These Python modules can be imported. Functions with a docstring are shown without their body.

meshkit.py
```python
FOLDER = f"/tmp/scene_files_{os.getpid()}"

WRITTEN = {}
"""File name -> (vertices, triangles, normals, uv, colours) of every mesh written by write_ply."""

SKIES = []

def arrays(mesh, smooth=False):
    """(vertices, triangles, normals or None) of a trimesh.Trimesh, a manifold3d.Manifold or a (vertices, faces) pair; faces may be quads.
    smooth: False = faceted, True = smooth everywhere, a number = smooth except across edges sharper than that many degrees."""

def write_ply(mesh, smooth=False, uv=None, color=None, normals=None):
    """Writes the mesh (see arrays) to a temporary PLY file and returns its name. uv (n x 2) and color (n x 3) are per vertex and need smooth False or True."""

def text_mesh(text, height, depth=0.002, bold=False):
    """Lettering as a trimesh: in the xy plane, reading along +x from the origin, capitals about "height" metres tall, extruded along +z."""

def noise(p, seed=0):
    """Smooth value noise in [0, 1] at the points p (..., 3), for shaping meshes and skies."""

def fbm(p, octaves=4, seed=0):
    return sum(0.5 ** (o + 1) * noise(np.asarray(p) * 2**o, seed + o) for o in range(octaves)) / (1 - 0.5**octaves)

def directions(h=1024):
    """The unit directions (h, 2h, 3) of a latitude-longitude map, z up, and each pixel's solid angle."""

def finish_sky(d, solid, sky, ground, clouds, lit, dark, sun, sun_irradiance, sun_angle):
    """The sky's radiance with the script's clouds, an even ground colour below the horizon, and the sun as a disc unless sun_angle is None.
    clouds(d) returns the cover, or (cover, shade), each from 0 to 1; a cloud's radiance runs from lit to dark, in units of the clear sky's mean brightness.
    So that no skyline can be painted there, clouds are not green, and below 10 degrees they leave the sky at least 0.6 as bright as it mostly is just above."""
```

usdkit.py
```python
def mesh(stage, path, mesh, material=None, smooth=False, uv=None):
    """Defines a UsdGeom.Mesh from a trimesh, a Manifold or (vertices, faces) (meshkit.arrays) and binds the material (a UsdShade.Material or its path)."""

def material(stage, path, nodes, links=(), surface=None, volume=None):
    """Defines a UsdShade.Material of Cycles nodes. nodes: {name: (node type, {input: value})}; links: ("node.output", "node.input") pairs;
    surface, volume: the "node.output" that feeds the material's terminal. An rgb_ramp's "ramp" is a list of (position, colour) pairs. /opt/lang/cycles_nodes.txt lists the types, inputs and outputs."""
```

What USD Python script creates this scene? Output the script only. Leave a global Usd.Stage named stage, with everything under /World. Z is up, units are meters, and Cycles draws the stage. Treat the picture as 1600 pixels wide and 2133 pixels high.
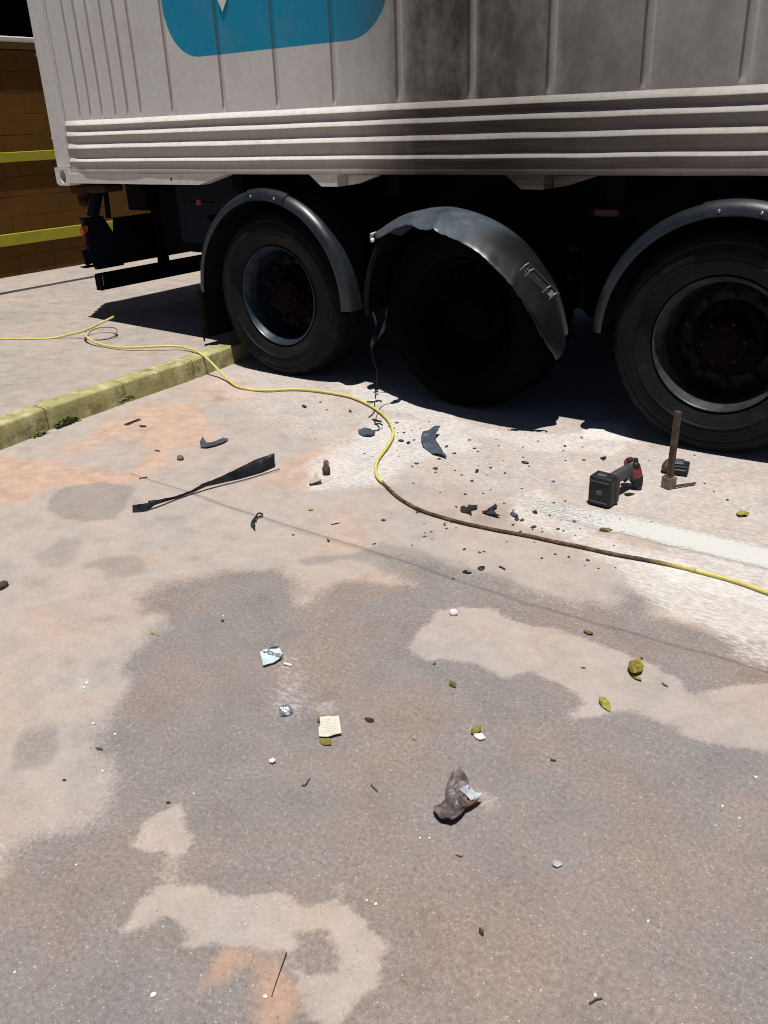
import math, random
import numpy as np, trimesh, shapely, usdkit, meshkit
from shapely.geometry import Polygon
from pxr import Usd, UsdGeom, UsdLux, UsdShade, Gf, Sdf, Vt

stage = Usd.Stage.CreateInMemory()
UsdGeom.SetStageUpAxis(stage, UsdGeom.Tokens.z)
UsdGeom.SetStageMetersPerUnit(stage, 1.0)
world = UsdGeom.Xform.Define(stage, '/World')
stage.SetDefaultPrim(world.GetPrim())
UsdGeom.Scope.Define(stage, '/World/Looks')

# ---------------------------------------------------------------- camera, sky, sun
F, PITCH, ROLL, YAW = 1755.35, 0.433569, -0.039278, -0.652836
CAM = np.array([2.051875, -3.884870, 1.455396])
FW = np.array([math.sin(YAW) * math.cos(PITCH), math.cos(YAW) * math.cos(PITCH), -math.sin(PITCH)])
_r = np.cross(FW, [0, 0, 1]); _r /= np.linalg.norm(_r); _u = np.cross(_r, FW)
RT = math.cos(ROLL) * _r + math.sin(ROLL) * _u
UP = -math.sin(ROLL) * _r + math.cos(ROLL) * _u
EXPOSURE = 0.08
SUN_K = np.array([-0.115, 0.13, -1.0])          # the way the sunlight travels
SUN_I, SKY_S = 1.25, 0.05

cam = UsdGeom.Camera.Define(stage, '/World/camera')
M = Gf.Matrix4d(*[float(x) for x in (*RT, 0, *UP, 0, *(-FW), 0, *CAM, 1)])
cam.AddTransformOp().Set(M)
cam.CreateHorizontalApertureAttr(36.0); cam.CreateVerticalApertureAttr(48.0)
cam.CreateFocalLengthAttr(36.0 * F / 1600.0)
cam.CreateClippingRangeAttr(Gf.Vec2f(0.05, 500))
cam.CreateExposureAttr(EXPOSURE)

to_sun = -SUN_K / np.linalg.norm(SUN_K)
elev, rot = math.asin(to_sun[2]), math.atan2(to_sun[0], to_sun[1])
sun = UsdLux.DistantLight.Define(stage, '/World/sun_light')
sun.CreateIntensityAttr(SUN_I); sun.CreateAngleAttr(0.5); sun.CreateColorAttr(Gf.Vec3f(1.0, 0.965, 0.91))
sun.GetPrim().CreateAttribute('inputs:normalize', Sdf.ValueTypeNames.Bool).Set(True)
zz = to_sun; xx = np.cross([0, 1, 0], zz); xx /= np.linalg.norm(xx); yy = np.cross(zz, xx)
sun.AddTransformOp().Set(Gf.Matrix4d(*[float(v) for v in (*xx, 0, *yy, 0, *zz, 0, 0, 0, 30, 1)]))
skym = usdkit.material(stage, '/World/Looks/sky', {
    'sky': ('sky_texture', {'sky_type': 'single_scattering', 'sun_disc': False, 'sun_elevation': elev, 'sun_rotation': rot, 'air_density': 0.38, 'aerosol_density': 0.25}),
    'bg': ('background_shader', {'strength': SKY_S})}, [('sky.color', 'bg.color')], surface='bg.background')
dome = UsdLux.DomeLight.Define(stage, '/World/sky')
UsdShade.MaterialBindingAPI.Apply(dome.GetPrim()).Bind(skym)
dome.GetPrim().SetCustomDataByKey('kind', 'structure')

# ---------------------------------------------------------------- pixel of the photograph -> place in the world (used for positions only)
def ray(px, py): return FW + RT * ((px - 800) / F) - UP * ((py - 1066.5) / F)
def at(px, py, z=0.0):
    d = ray(px, py); return CAM + d * ((z - CAM[2]) / d[2])
def side(px, py, Y=0.0):
    d = ray(px, py); return CAM + d * ((Y - CAM[1]) / d[1])

# ---------------------------------------------------------------- naming and tagging
used = {}
def numbered(path):
    n = used.get(path, 0); used[path] = n + 1
    return path if n == 0 else '%s_%03d' % (path, n)
def tag(p, label=None, cat=None, group=None, kind=None):
    for k, v in (('label', label), ('category', cat), ('group', group), ('kind', kind)):
        if v: p.SetCustomDataByKey(k, v)
    return p
def thing(name, label, cat, loc=(0, 0, 0), rz=0.0, group=None):
    x = UsdGeom.Xform.Define(stage, numbered('/World/' + name))
    x.AddTranslateOp().Set(Gf.Vec3d(*[float(v) for v in loc]))
    if rz: x.AddRotateZOp().Set(math.degrees(rz))
    return tag(x.GetPrim(), label, cat, group)
def obj(name, mesh, mat, parent=None, smooth=30, label=None):
    base = str(parent.GetPath()) if parent is not None else '/World'
    m = usdkit.mesh(stage, numbered(base + '/' + name), mesh.mesh() if isinstance(mesh, B) else mesh, MATS[mat], smooth=smooth)
    if label: m.GetPrim().SetCustomDataByKey('label', label)
    return m.GetPrim()
def top(name, mesh, mat, label, cat, group=None, smooth=30, loc=None):
    p = obj(name, mesh, mat, None, smooth); return tag(p, label, cat, group)

# ---------------------------------------------------------------- mesh building
def grid_mesh(P, closed_u=False, closed_v=False):
    """P: (n, m, 3) points -> trimesh of quads"""
    n, m = P.shape[:2]; idx = np.arange(n * m).reshape(n, m)
    I = np.vstack([idx, idx[:1]]) if closed_u else idx
    I = np.hstack([I, I[:, :1]]) if closed_v else I
    q = np.stack([I[:-1, :-1], I[1:, :-1], I[1:, 1:], I[:-1, 1:]], -1).reshape(-1, 4)
    return trimesh.Trimesh(P.reshape(-1, 3), np.vstack([q[:, [0, 1, 2]], q[:, [0, 2, 3]]]), process=False)
def tube_mesh(path, r, seg=10, cap=True):
    P = np.asarray(path, float); n = len(P); r = np.broadcast_to(r, n)
    T = np.gradient(P, axis=0); T /= np.linalg.norm(T, axis=1, keepdims=True) + 1e-12
    ref = np.array([0, 0, 1.0]) if abs(T[0] @ [0, 0, 1.0]) < .9 else np.array([1.0, 0, 0])
    rings = []
    N = np.cross(T[0], ref); N /= np.linalg.norm(N)
    for i in range(n):
        N = N - T[i] * (N @ T[i]); N /= np.linalg.norm(N) + 1e-12
        Bn = np.cross(T[i], N); a = np.linspace(0, 2 * np.pi, seg, endpoint=False)
        rings.append(P[i] + r[i] * (np.cos(a)[:, None] * N + np.sin(a)[:, None] * Bn))
    g = grid_mesh(np.array(rings), closed_v=True)
    v, f = list(g.vertices), list(g.faces)
    if cap:
        for k, o in ((0, 1), (n - 1, -1)):
            c = len(v); v.append(P[k])
            for j in range(seg):
                a, b = k * seg + j, k * seg + (j + 1) % seg
                f.append([c, b, a] if o > 0 else [c, a, b])
    return trimesh.Trimesh(np.array(v), np.array(f), process=False)
def spline(pts, n):
    from scipy.interpolate import CubicSpline
    P = np.asarray(pts, float); t = np.r_[0, np.cumsum(np.linalg.norm(np.diff(P, axis=0), axis=1))]
    return CubicSpline(t, P)(np.linspace(0, t[-1], n))
def revolve_y(profile, seg=96, mod=None):
    """profile: (radius, y) pairs, turned about the y axis"""
    p = np.asarray(profile, float); a = np.linspace(0, 2 * np.pi, seg, endpoint=False)
    R = np.repeat(p[None, :, 0], seg, 0)
    if mod is not None: R = R + mod(a, p)
    P = np.stack([R * np.cos(a)[:, None], np.repeat(p[None, :, 1], seg, 0), R * np.sin(a)[:, None]], -1)
    return grid_mesh(P, closed_u=True)
def cbox(size, c=0.004):
    """box with chamfered edges"""
    s = np.asarray(size, float) / 2; c = min(c, *(s * .9))
    pts = []
    for sx in (-1, 1):
        for sy in (-1, 1):
            for sz in (-1, 1):
                for k in range(3):
                    q = s - c; q = q.copy(); q[k] = s[k]
                    pts.append(q * [sx, sy, sz])
    return trimesh.convex.convex_hull(np.array(pts))
class B:
    def __init__(self): self.p = []
    def add(self, m, loc=None, rot=None):
        m = m.copy()
        if rot is not None: m.apply_transform(rot)
        if loc is not None: m.apply_translation(loc)
        self.p.append(m); return self
    def box(self, lo, hi, c=0.004):
        lo, hi = np.asarray(lo, float), np.asarray(hi, float)
        return self.add(cbox(hi - lo, c), (lo + hi) / 2)
    def bar(self, a, b, w, h=None, c=0.003):
        a, b = np.asarray(a, float), np.asarray(b, float); L = np.linalg.norm(b - a)
        T = trimesh.geometry.align_vectors([0, 0, 1], (b - a) / L)
        return self.add(cbox([w, h or w, L], c), (a + b) / 2, T)
    def cyl(self, a, b, r, seg=20):
        return self.add(trimesh.creation.cylinder(r, segment=[a, b], sections=seg))
    def tube(self, path, r, seg=10): return self.add(tube_mesh(path, r, seg))
    def ball(self, c, r, sub=2): return self.add(trimesh.creation.icosphere(sub, r), c)
    def mesh(self): return trimesh.util.concatenate(self.p)
def rotm(angle, axis): return trimesh.transformations.rotation_matrix(angle, axis)
def plate(poly_xz, y0, y1):
    """a plate: polygon in x, z; thickness from y0 to y1"""
    m = trimesh.creation.extrude_polygon(Polygon(poly_xz), y1 - y0, engine='earcut')
    v = m.vertices; m.vertices = np.stack([v[:, 0], y1 - v[:, 2], v[:, 1]], 1); m.fix_normals(); return m
def plate_x(poly_yz, x0, x1):
    m = trimesh.creation.extrude_polygon(Polygon(poly_yz), x1 - x0, engine='earcut')
    v = m.vertices; m.vertices = np.stack([x0 + v[:, 2], v[:, 0], v[:, 1]], 1); m.fix_normals(); return m

# ---------------------------------------------------------------- materials
MATS = {}
def mat(name, nodes, links, surface='p.BSDF'):
    MATS[name] = usdkit.material(stage, '/World/Looks/' + name, nodes, links, surface=surface)
def simple(name, color, rough=0.6, metal=0.0, var=0.25, scale=14.0, bump=0.0, bscale=120.0, spec=0.5, tint=None, dirt=None):
    """a surface with uneven colour and fine relief"""
    c = np.array(color, float); t = np.array(tint if tint is not None else color, float)
    lo, hi = c * (1 - var), t * (1 + var)
    nodes = {'g': ('geometry', {}), 'n': ('noise_texture', {'scale': scale, 'detail': 6.0, 'roughness': 0.62}),
             'r': ('rgb_ramp', {'ramp': [(0.3, tuple(lo)), (0.5, tuple(c)), (0.72, tuple(np.minimum(hi, 0.95)))]}),
             'rr': ('map_range', {'from_min': 0.3, 'from_max': 0.7, 'to_min': max(rough - .1, .03), 'to_max': min(rough + .12, 1.0), 'clamp': True}),
             'p': ('principled_bsdf', {'metallic': metal, 'specular_ior_level': spec})}
    links = [('g.position', 'n.vector'), ('n.fac', 'r.fac'), ('n.fac', 'rr.value'), ('rr.result', 'p.roughness')]
    src = 'r.color'
    if dirt:
        nodes['dn'] = ('noise_texture', {'scale': dirt[1], 'detail': 8.0, 'roughness': 0.7})
        nodes['dm'] = ('map_range', {'from_min': dirt[2], 'from_max': dirt[2] + 0.15, 'to_min': 0.0, 'to_max': dirt[3], 'clamp': True})
        nodes['dx'] = ('mix_color', {'b': dirt[0]})
        links += [('g.position', 'dn.vector'), ('dn.fac', 'dm.value'), ('dm.result', 'dx.fac'), (src, 'dx.a')]
        src = 'dx.result'
    links.append((src, 'p.base_color'))
    if bump:
        nodes['bn'] = ('noise_texture', {'scale': bscale, 'detail': 4.0})
        nodes['b'] = ('bump', {'strength': 0.6, 'distance': bump})
        links += [('g.position', 'bn.vector'), ('bn.fac', 'b.height'), ('b.normal', 'p.normal')]
    mat(name, nodes, links)

simple('rubber', (0.0095, 0.0100, 0.0112), 0.48, var=.3, scale=9, bump=.0012, bscale=160, spec=.06, dirt=((.022, .020, .018), 5.0, .52, .7))
simple('rubber_burnt', (0.0028, 0.0027, 0.0027), 0.8, var=.4, scale=12, bump=.002, bscale=120, spec=.015)
simple('hub_burnt', (0.0030, 0.0024, 0.0022), 0.9, var=.5, scale=20, bump=.002, bscale=90, spec=.015)
simple('rim_paint', (0.022, 0.020, 0.018), 0.5, var=.35, scale=8, spec=.08, dirt=((.012, .008, .006), 9.0, .44, .85))
simple('rim_lip', (0.044, 0.045, 0.047), 0.34, var=.35, scale=10, spec=.45, dirt=((.015, .0125, .010), 12.0, .5, .8))
simple('rim_dark', (0.011, 0.017, 0.027), 0.45, var=.3, scale=8, spec=.12, dirt=((.006, .005, .005), 9.0, .46, .85))
simple('rim_lip_dark', (0.020, 0.030, 0.044), 0.34, var=.3, scale=10, spec=.4, dirt=((.010, .010, .010), 14.0, .5, .7))
simple('hub_rust', (0.005, 0.0026, 0.0022), 0.85, var=.45, scale=22, bump=.002, bscale=90, spec=.05, tint=(.011, .004, .003))
simple('nut_metal', (0.020, 0.012, 0.006), 0.6, var=.6, scale=30, spec=.12)
simple('fender_plastic', (0.014, 0.017, 0.022), 0.33, var=.22, scale=5, bump=.0003, bscale=60, spec=.55, dirt=((.030, .034, .040), 3.0, .56, .45))
simple('fender_inside', (0.008, 0.006, 0.005), 0.85, var=.3, scale=10, spec=.06, dirt=((.018, .012, .009), 6.0, .48, .8))
simple('flap_rubber', (0.008, 0.007, 0.006), 0.8, var=.3, scale=10, spec=.06, dirt=((.018, .012, .009), 8.0, .5, .6))
simple('chassis_navy', (0.004, 0.008, 0.017), 0.65, var=.3, scale=6, spec=.15, dirt=((.010, .010, .011), 5.0, .56, .5))
simple('chassis_black', (0.004, 0.004, 0.0045), 0.75, var=.3, scale=8, spec=.08, dirt=((.008, .006, .006), 6.0, .56, .5))
simple('steel_bright', (0.40, 0.42, 0.44), 0.38, metal=.85, var=.4, scale=40, dirt=((.06, .055, .05), 40.0, .45, .8))
simple('steel_old', (0.16, 0.14, 0.12), 0.5, metal=.5, var=.4, scale=35, tint=(.22, .16, .11), bump=.001)
simple('bar_rust', (0.075, 0.05, 0.038), 0.6, metal=.25, var=.5, scale=30, bump=.001, tint=(.12, .065, .04))
simple('rust', (0.040, 0.018, 0.009), 0.9, var=.5, scale=20, bump=.003, bscale=70, spec=.15)
simple('lamp_red', (0.20, 0.018, 0.008), 0.3, var=.1, spec=.3)
simple('lamp_orange', (0.55, 0.09, 0.02), 0.3, var=.1)
simple('lamp_dark', (0.035, 0.006, 0.004), 0.35, var=.2, spec=.25)
simple('hose_yellow', (0.58, 0.51, 0.14), 0.5, var=.12, scale=25, dirt=((.25, .2, .10), 14.0, .56, .7))
simple('shadow_black', (0.03, 0.028, 0.026), 0.5)  # tone of the hose loop shadow, laid as a dark tube
simple('char', (0.014, 0.015, 0.019), 0.5, var=.4, scale=40, bump=.002, bscale=150)
simple('char_blue', (0.055, 0.068, 0.092), 0.42, var=.3, scale=20, bump=.0015, bscale=90)
simple('char_gloss', (0.010, 0.010, 0.012), 0.30, var=.4, scale=20, bump=.002, bscale=50, spec=.45)
simple('tool_red', (0.20, 0.028, 0.035), 0.45, var=.25, scale=30, dirt=((.07, .03, .03), 30.0, .55, .7))
simple('tool_black', (0.013, 0.014, 0.016), 0.5, var=.3, scale=30, bump=.0005, bscale=300, spec=.3)
simple('tool_grey', (0.05, 0.055, 0.062), 0.5, var=.3, scale=30)
simple('tool_label', (0.10, 0.085, 0.065), 0.5, var=.5, scale=60)
simple('tool_brown', (0.06, 0.028, 0.020), 0.55, var=.4, scale=40)
simple('stone_brown', (0.15, 0.10, 0.065), 0.9, var=.5, scale=45, bump=.004, bscale=90)
simple('stone_dark', (0.06, 0.05, 0.042), 0.85, var=.5, scale=45, bump=.004, bscale=90)
simple('stone_grey', (0.34, 0.32, 0.28), 0.9, var=.3, scale=45, bump=.003, bscale=90)
simple('stone_white', (0.75, 0.73, 0.70), 0.6, var=.15, scale=45, bump=.003, bscale=90)
simple('foil', (0.78, 0.80, 0.84), 0.22, metal=.9, var=.15, scale=60, bump=.004, bscale=150)
simple('scrap_plastic', (0.085, 0.07, 0.068), 0.42, var=.6, scale=24, bump=.004, bscale=70, spec=.35, tint=(.17, .13, .12))
simple('scrap_pale', (0.36, 0.39, 0.42), 0.35, var=.5, scale=30, bump=.003, bscale=60)
simple('scrap_brown', (0.12, 0.06, 0.035), 0.6, var=.5, scale=30, bump=.003, bscale=60)
simple('paper_cream', (0.58, 0.55, 0.47), 0.8, var=.07, scale=40, bump=.001, bscale=60)
simple('paper_blue', (0.47, 0.55, 0.60), 0.6, var=.1, scale=40, bump=.001, bscale=60)
simple('ink', (0.07, 0.065, 0.075), 0.7, var=.3)
simple('ink_pale', (0.09, 0.085, 0.08), 0.8, var=.3, scale=400)
simple('straw', (0.035, 0.028, 0.022), 0.7)
simple('building_dark', (0.030, 0.006, 0.004), 0.8, var=.3)
simple('coping_white', (0.55, 0.53, 0.48), 0.85, var=.2, scale=12, bump=.003, bscale=80, dirt=((.25, .22, .18), 7.0, .5, .7))
simple('coping_brown', (0.16, 0.085, 0.022), 0.85, var=.2, scale=8)
simple('rail_yellow', (0.33, 0.30, 0.008), 0.6, var=.15, scale=7, dirt=((.24, .18, .03), 6.0, .55, .6))
simple('wall_block', (0.112, 0.049, 0.0065), 0.85, var=.20, scale=4, bump=.002, bscale=140, spec=.2, tint=(.122, .056, .008), dirt=((.072, .034, .007), 2.0, .48, .7))
simple('wall_mortar', (0.085, 0.037, 0.0055), 0.9, var=.2, scale=20, spec=.2)
simple('moss', (0.10, 0.14, 0.025), 0.8, var=.5, scale=60)
simple('kerb_paint', (0.34, 0.32, 0.145), 0.88, var=.18, scale=9, bump=.004, bscale=70, spec=.2, tint=(.47, .45, .28), dirt=((.15, .125, .05), 11.0, .50, .8))
simple('decal_white', (0.70, 0.70, 0.68), 0.45, var=.05)
for i, c in enumerate([(.24, .19, .03), (.15, .13, .03), (.36, .31, .06), (.10, .075, .03), (.16, .20, .055), (.05, .035, .02)]):
    nodes = {'g': ('geometry', {}), 'n': ('noise_texture', {'scale': 70.0, 'detail': 5.0}),
             'r': ('rgb_ramp', {'ramp': [(.3, tuple(np.array(c) * .5)), (.5, c), (.7, tuple(np.array(c) * 1.4))]}),
             'p': ('principled_bsdf', {'roughness': .55}), 't': ('translucent_bsdf', {}), 'm': ('mix_closure', {'fac': .25})}
    mat('leaf_%s' % 'abcdef'[i], nodes, [('g.position', 'n.vector'), ('n.fac', 'r.fac'), ('r.color', 'p.base_color'), ('r.color', 't.color'), ('p.BSDF', 'm.closure1'), ('t.BSDF', 'm.closure2')], surface='m.closure')
# ---------------------------------------------------------------- materials that read masks
def ramp_node(stops, interp=True): return ('rgb_ramp', {'ramp': stops, 'interpolate': interp})
def gray(v): return (v, v, v)
def chan(nodes, links, name, lo, hi, amp, noise, out):
    """mask channel broken up by a noise: clamp((mask + amp * (noise - .5)) from lo..hi)"""
    nodes[out + 'a'] = ('math', {'math_type': 'subtract', 'value2': 0.5})
    nodes[out + 'b'] = ('math', {'math_type': 'multiply_add', 'value2': amp})
    nodes[out] = ('map_range', {'range_type': 'smoothstep', 'from_min': lo, 'from_max': hi, 'clamp': True})
    links += [(noise, out + 'a.value1'), (out + 'a.value', out + 'b.value1'), (name, out + 'b.value3'), (out + 'b.value', out + '.value')]
def mixc(nodes, links, name, fac, a, b):
    nodes[name] = ('mix_color', {})
    for v, s in ((fac, 'fac'), (a, 'a'), (b, 'b')):
        if isinstance(v, str): links.append((v, name + '.' + s))
        else: nodes[name][1][s] = v
    return name + '.result'
def speck(nodes, links, tag_, scale, keep, size):
    """sparse small grains: 1 inside a grain"""
    nodes[tag_ + 'v'] = ('voronoi_texture', {'scale': scale, 'randomness': 1.0})
    nodes[tag_ + 's'] = ('separate_color', {})
    nodes[tag_ + 'k'] = ('math', {'math_type': 'greater_than', 'value2': keep})
    nodes[tag_ + 'r'] = ('math', {'math_type': 'multiply', 'value2': size})
    nodes[tag_ + 'd'] = ('math', {'math_type': 'less_than'})
    nodes[tag_] = ('math', {'math_type': 'multiply'})
    links += [('g.position', tag_ + 'v.vector'), (tag_ + 'v.color', tag_ + 's.color'), (tag_ + 's.r', tag_ + 'k.value1'), (tag_ + 's.g', tag_ + 'r.value1'),
              (tag_ + 'v.distance', tag_ + 'd.value1'), (tag_ + 'r.value', tag_ + 'd.value2'), (tag_ + 'k.value', tag_ + '.value1'), (tag_ + 'd.value', tag_ + '.value2')]
    return tag_ + '.value'

def ground_material():
    n = {'g': ('geometry', {}), 'A': ('attribute', {'attribute': 'mask_a'}), 'B': ('attribute', {'attribute': 'mask_b'}),
         'sa': ('separate_color', {}), 'sb': ('separate_color', {}),
         'nl': ('noise_texture', {'scale': 2.2, 'detail': 6.0, 'roughness': .6}), 'nm': ('noise_texture', {'scale': 14.0, 'detail': 7.0, 'roughness': .65}),
         'nf': ('noise_texture', {'scale': 95.0, 'detail': 5.0, 'roughness': .7}), 'ng': ('noise_texture', {'scale': 420.0, 'detail': 2.0, 'roughness': .7})}
    l = [('A.color', 'sa.color'), ('B.color', 'sb.color')] + [('g.position', k + '.vector') for k in ('nl', 'nm', 'nf', 'ng')]
    n['mx'] = ('math', {'math_type': 'multiply_add', 'value2': 0.5}); n['mx2'] = ('math', {'math_type': 'multiply', 'value2': 0.5})
    l += [('nf.fac', 'mx2.value1'), ('nm.fac', 'mx.value1'), ('mx2.value', 'mx.value3')]
    # asphalt with stones
    n['asp'] = ramp_node([(.26, (.138, .118, .110)), (.42, (.208, .181, .171)), (.55, (.240, .211, .200)), (.74, (.325, .292, .276))])
    l.append(('nf.fac', 'asp.fac'))
    n['gr'] = ramp_node([(.30, gray(.72)), (.5, gray(1.0)), (.70, gray(1.22))]); l.append(('ng.fac', 'gr.fac'))
    n['as2'] = ('mix_color', {'blend_type': 'multiply', 'fac': .8, 'use_clamp_result': False}); l += [('asp.color', 'as2.a'), ('gr.color', 'as2.b')]
    n['tint'] = ramp_node([(.30, (.84, .90, .94)), (.44, (.97, .99, 1.0)), (.57, (1.04, .98, .94)), (.72, (1.14, .97, .87))]); l.append(('nl.fac', 'tint.fac'))
    n['as3'] = ('mix_color', {'blend_type': 'multiply', 'fac': 1.0, 'use_clamp_result': False}); l += [('as2.result', 'as3.a'), ('tint.color', 'as3.b')]
    # dust
    n['sand'] = ramp_node([(.25, (.280, .237, .213)), (.45, (.365, .312, .283)), (.6, (.412, .358, .328)), (.78, (.485, .43, .40))]); l.append(('mx.value', 'sand.fac'))
    n['sd2'] = ('mix_color', {'blend_type': 'multiply', 'fac': .28, 'use_clamp_result': False}); l += [('sand.color', 'sd2.a'), ('gr.color', 'sd2.b')]
    n['sd3'] = ('mix_color', {'blend_type': 'multiply', 'fac': .7, 'use_clamp_result': False}); l += [('sd2.result', 'sd3.a'), ('tint.color', 'sd3.b')]
    chan(n, l, 'sa.r', .10, .90, 1.35, 'mx.value', 'ms')
    c = mixc(n, l, 'c1', 'ms.result', 'as3.result', 'sd3.result')
    # orange clay
    chan(n, l, 'sa.g', .05, 1.2, 1.1, 'mx.value', 'mo')
    n['mo2'] = ('math', {'math_type': 'multiply', 'value2': .62}); l.append(('mo.result', 'mo2.value1'))
    n['oc'] = ramp_node([(.3, (.42, .235, .145)), (.6, (.56, .345, .235))]); l.append(('nm.fac', 'oc.fac'))
    c = mixc(n, l, 'c2', 'mo2.value', c, 'oc.color')
    # grey damp blotches
    chan(n, l, 'sb.r', .3, .8, .6, 'mx.value', 'md')
    n['md2'] = ('math', {'math_type': 'multiply', 'value2': .62}); l.append(('md.result', 'md2.value1'))
    n['dc'] = ramp_node([(.3, (.155, .14, .13)), (.65, (.26, .235, .22))]); l.append(('nf.fac', 'dc.fac'))
    c = mixc(n, l, 'c3', 'md2.value', c, 'dc.color')
    # pale grains in the stone
    for k, (sc, keep, size) in enumerate([(190., .935, .40), (90., .975, .22), (330., .90, .42)]):
        s = speck(n, l, 'sp%d' % k, sc, keep, size)
        n['q%d' % k] = ('math', {'math_type': 'multiply', 'value2': .6}); l.append((s, 'q%d.value1' % k))
        c = mixc(n, l, 'c4%d' % k, 'q%d.value' % k, c, (.60, .55, .51))
    s = speck(n, l, 'sk', 170., .93, .36)
    n['qk'] = ('math', {'math_type': 'multiply', 'value2': .5}); l.append((s, 'qk.value1'))
    c = mixc(n, l, 'c5', 'qk.value', c, (.05, .045, .042))
    # extinguisher powder, lumpy
    n['nwv'] = ('mapping', {'scale': (1.0, 2.2, 1.0)}); n['nw'] = ('noise_texture', {'scale': 34.0, 'detail': 6.0, 'roughness': .7})
    l += [('g.position', 'nwv.vector'), ('nwv.vector', 'nw.vector')]
    chan(n, l, 'sa.b', .22, .98, 1.5, 'nw.fac', 'mw')
    n['mw2'] = ('math', {'math_type': 'multiply', 'value2': .88}); l.append(('mw.result', 'mw2.value1'))
    c = mixc(n, l, 'c6', 'mw2.value', c, (.66, .65, .635))
    # joint between the slabs
    chan(n, l, 'sb.g', .35, .8, .6, 'nm.fac', 'mj')
    n['mj2'] = ('math', {'math_type': 'multiply', 'value2': .40}); l.append(('mj.result', 'mj2.value1'))
    c = mixc(n, l, 'c7', 'mj2.value', c, (.07, .062, .058))
    # soot
    chan(n, l, 'sb.b', .2, .9, .6, 'nm.fac', 'mq')
    n['mq2'] = ('math', {'math_type': 'multiply', 'value2': .55}); l.append(('mq.result', 'mq2.value1'))
    c = mixc(n, l, 'c8', 'mq2.value', c, (.05, .042, .045))
    n['mo_n'] = ('noise_texture', {'scale': 6.0, 'detail': 9.0, 'roughness': .72}); n['mo_r'] = ramp_node([(.30, (.80, .80, .81)), (.46, (.97, .97, .97)), (.6, (1.04, 1.035, 1.03)), (.75, (1.10, 1.09, 1.07))])
    n['mo_m'] = ('mix_color', {'blend_type': 'multiply', 'fac': 1.0, 'use_clamp_result': False})
    l += [('g.position', 'mo_n.vector'), ('mo_n.fac', 'mo_r.fac'), (c, 'mo_m.a'), ('mo_r.color', 'mo_m.b')]; c = 'mo_m.result'
    n['p'] = ('principled_bsdf', {'roughness': .88, 'specular_ior_level': .25})
    l.append((c, 'p.base_color'))
    n['h1'] = ('math', {'math_type': 'multiply_add', 'value2': .55}); n['h2'] = ('math', {'math_type': 'multiply_add', 'value2': .8})
    l += [('ng.fac', 'h1.value1'), ('nf.fac', 'h1.value3'), ('mw2.value', 'h2.value1'), ('h1.value', 'h2.value3')]
    n['b'] = ('bump', {'strength': .5, 'distance': .0035}); l += [('h2.value', 'b.height'), ('b.normal', 'p.normal')]
    mat('asphalt_ground', n, l)
ground_material()

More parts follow.
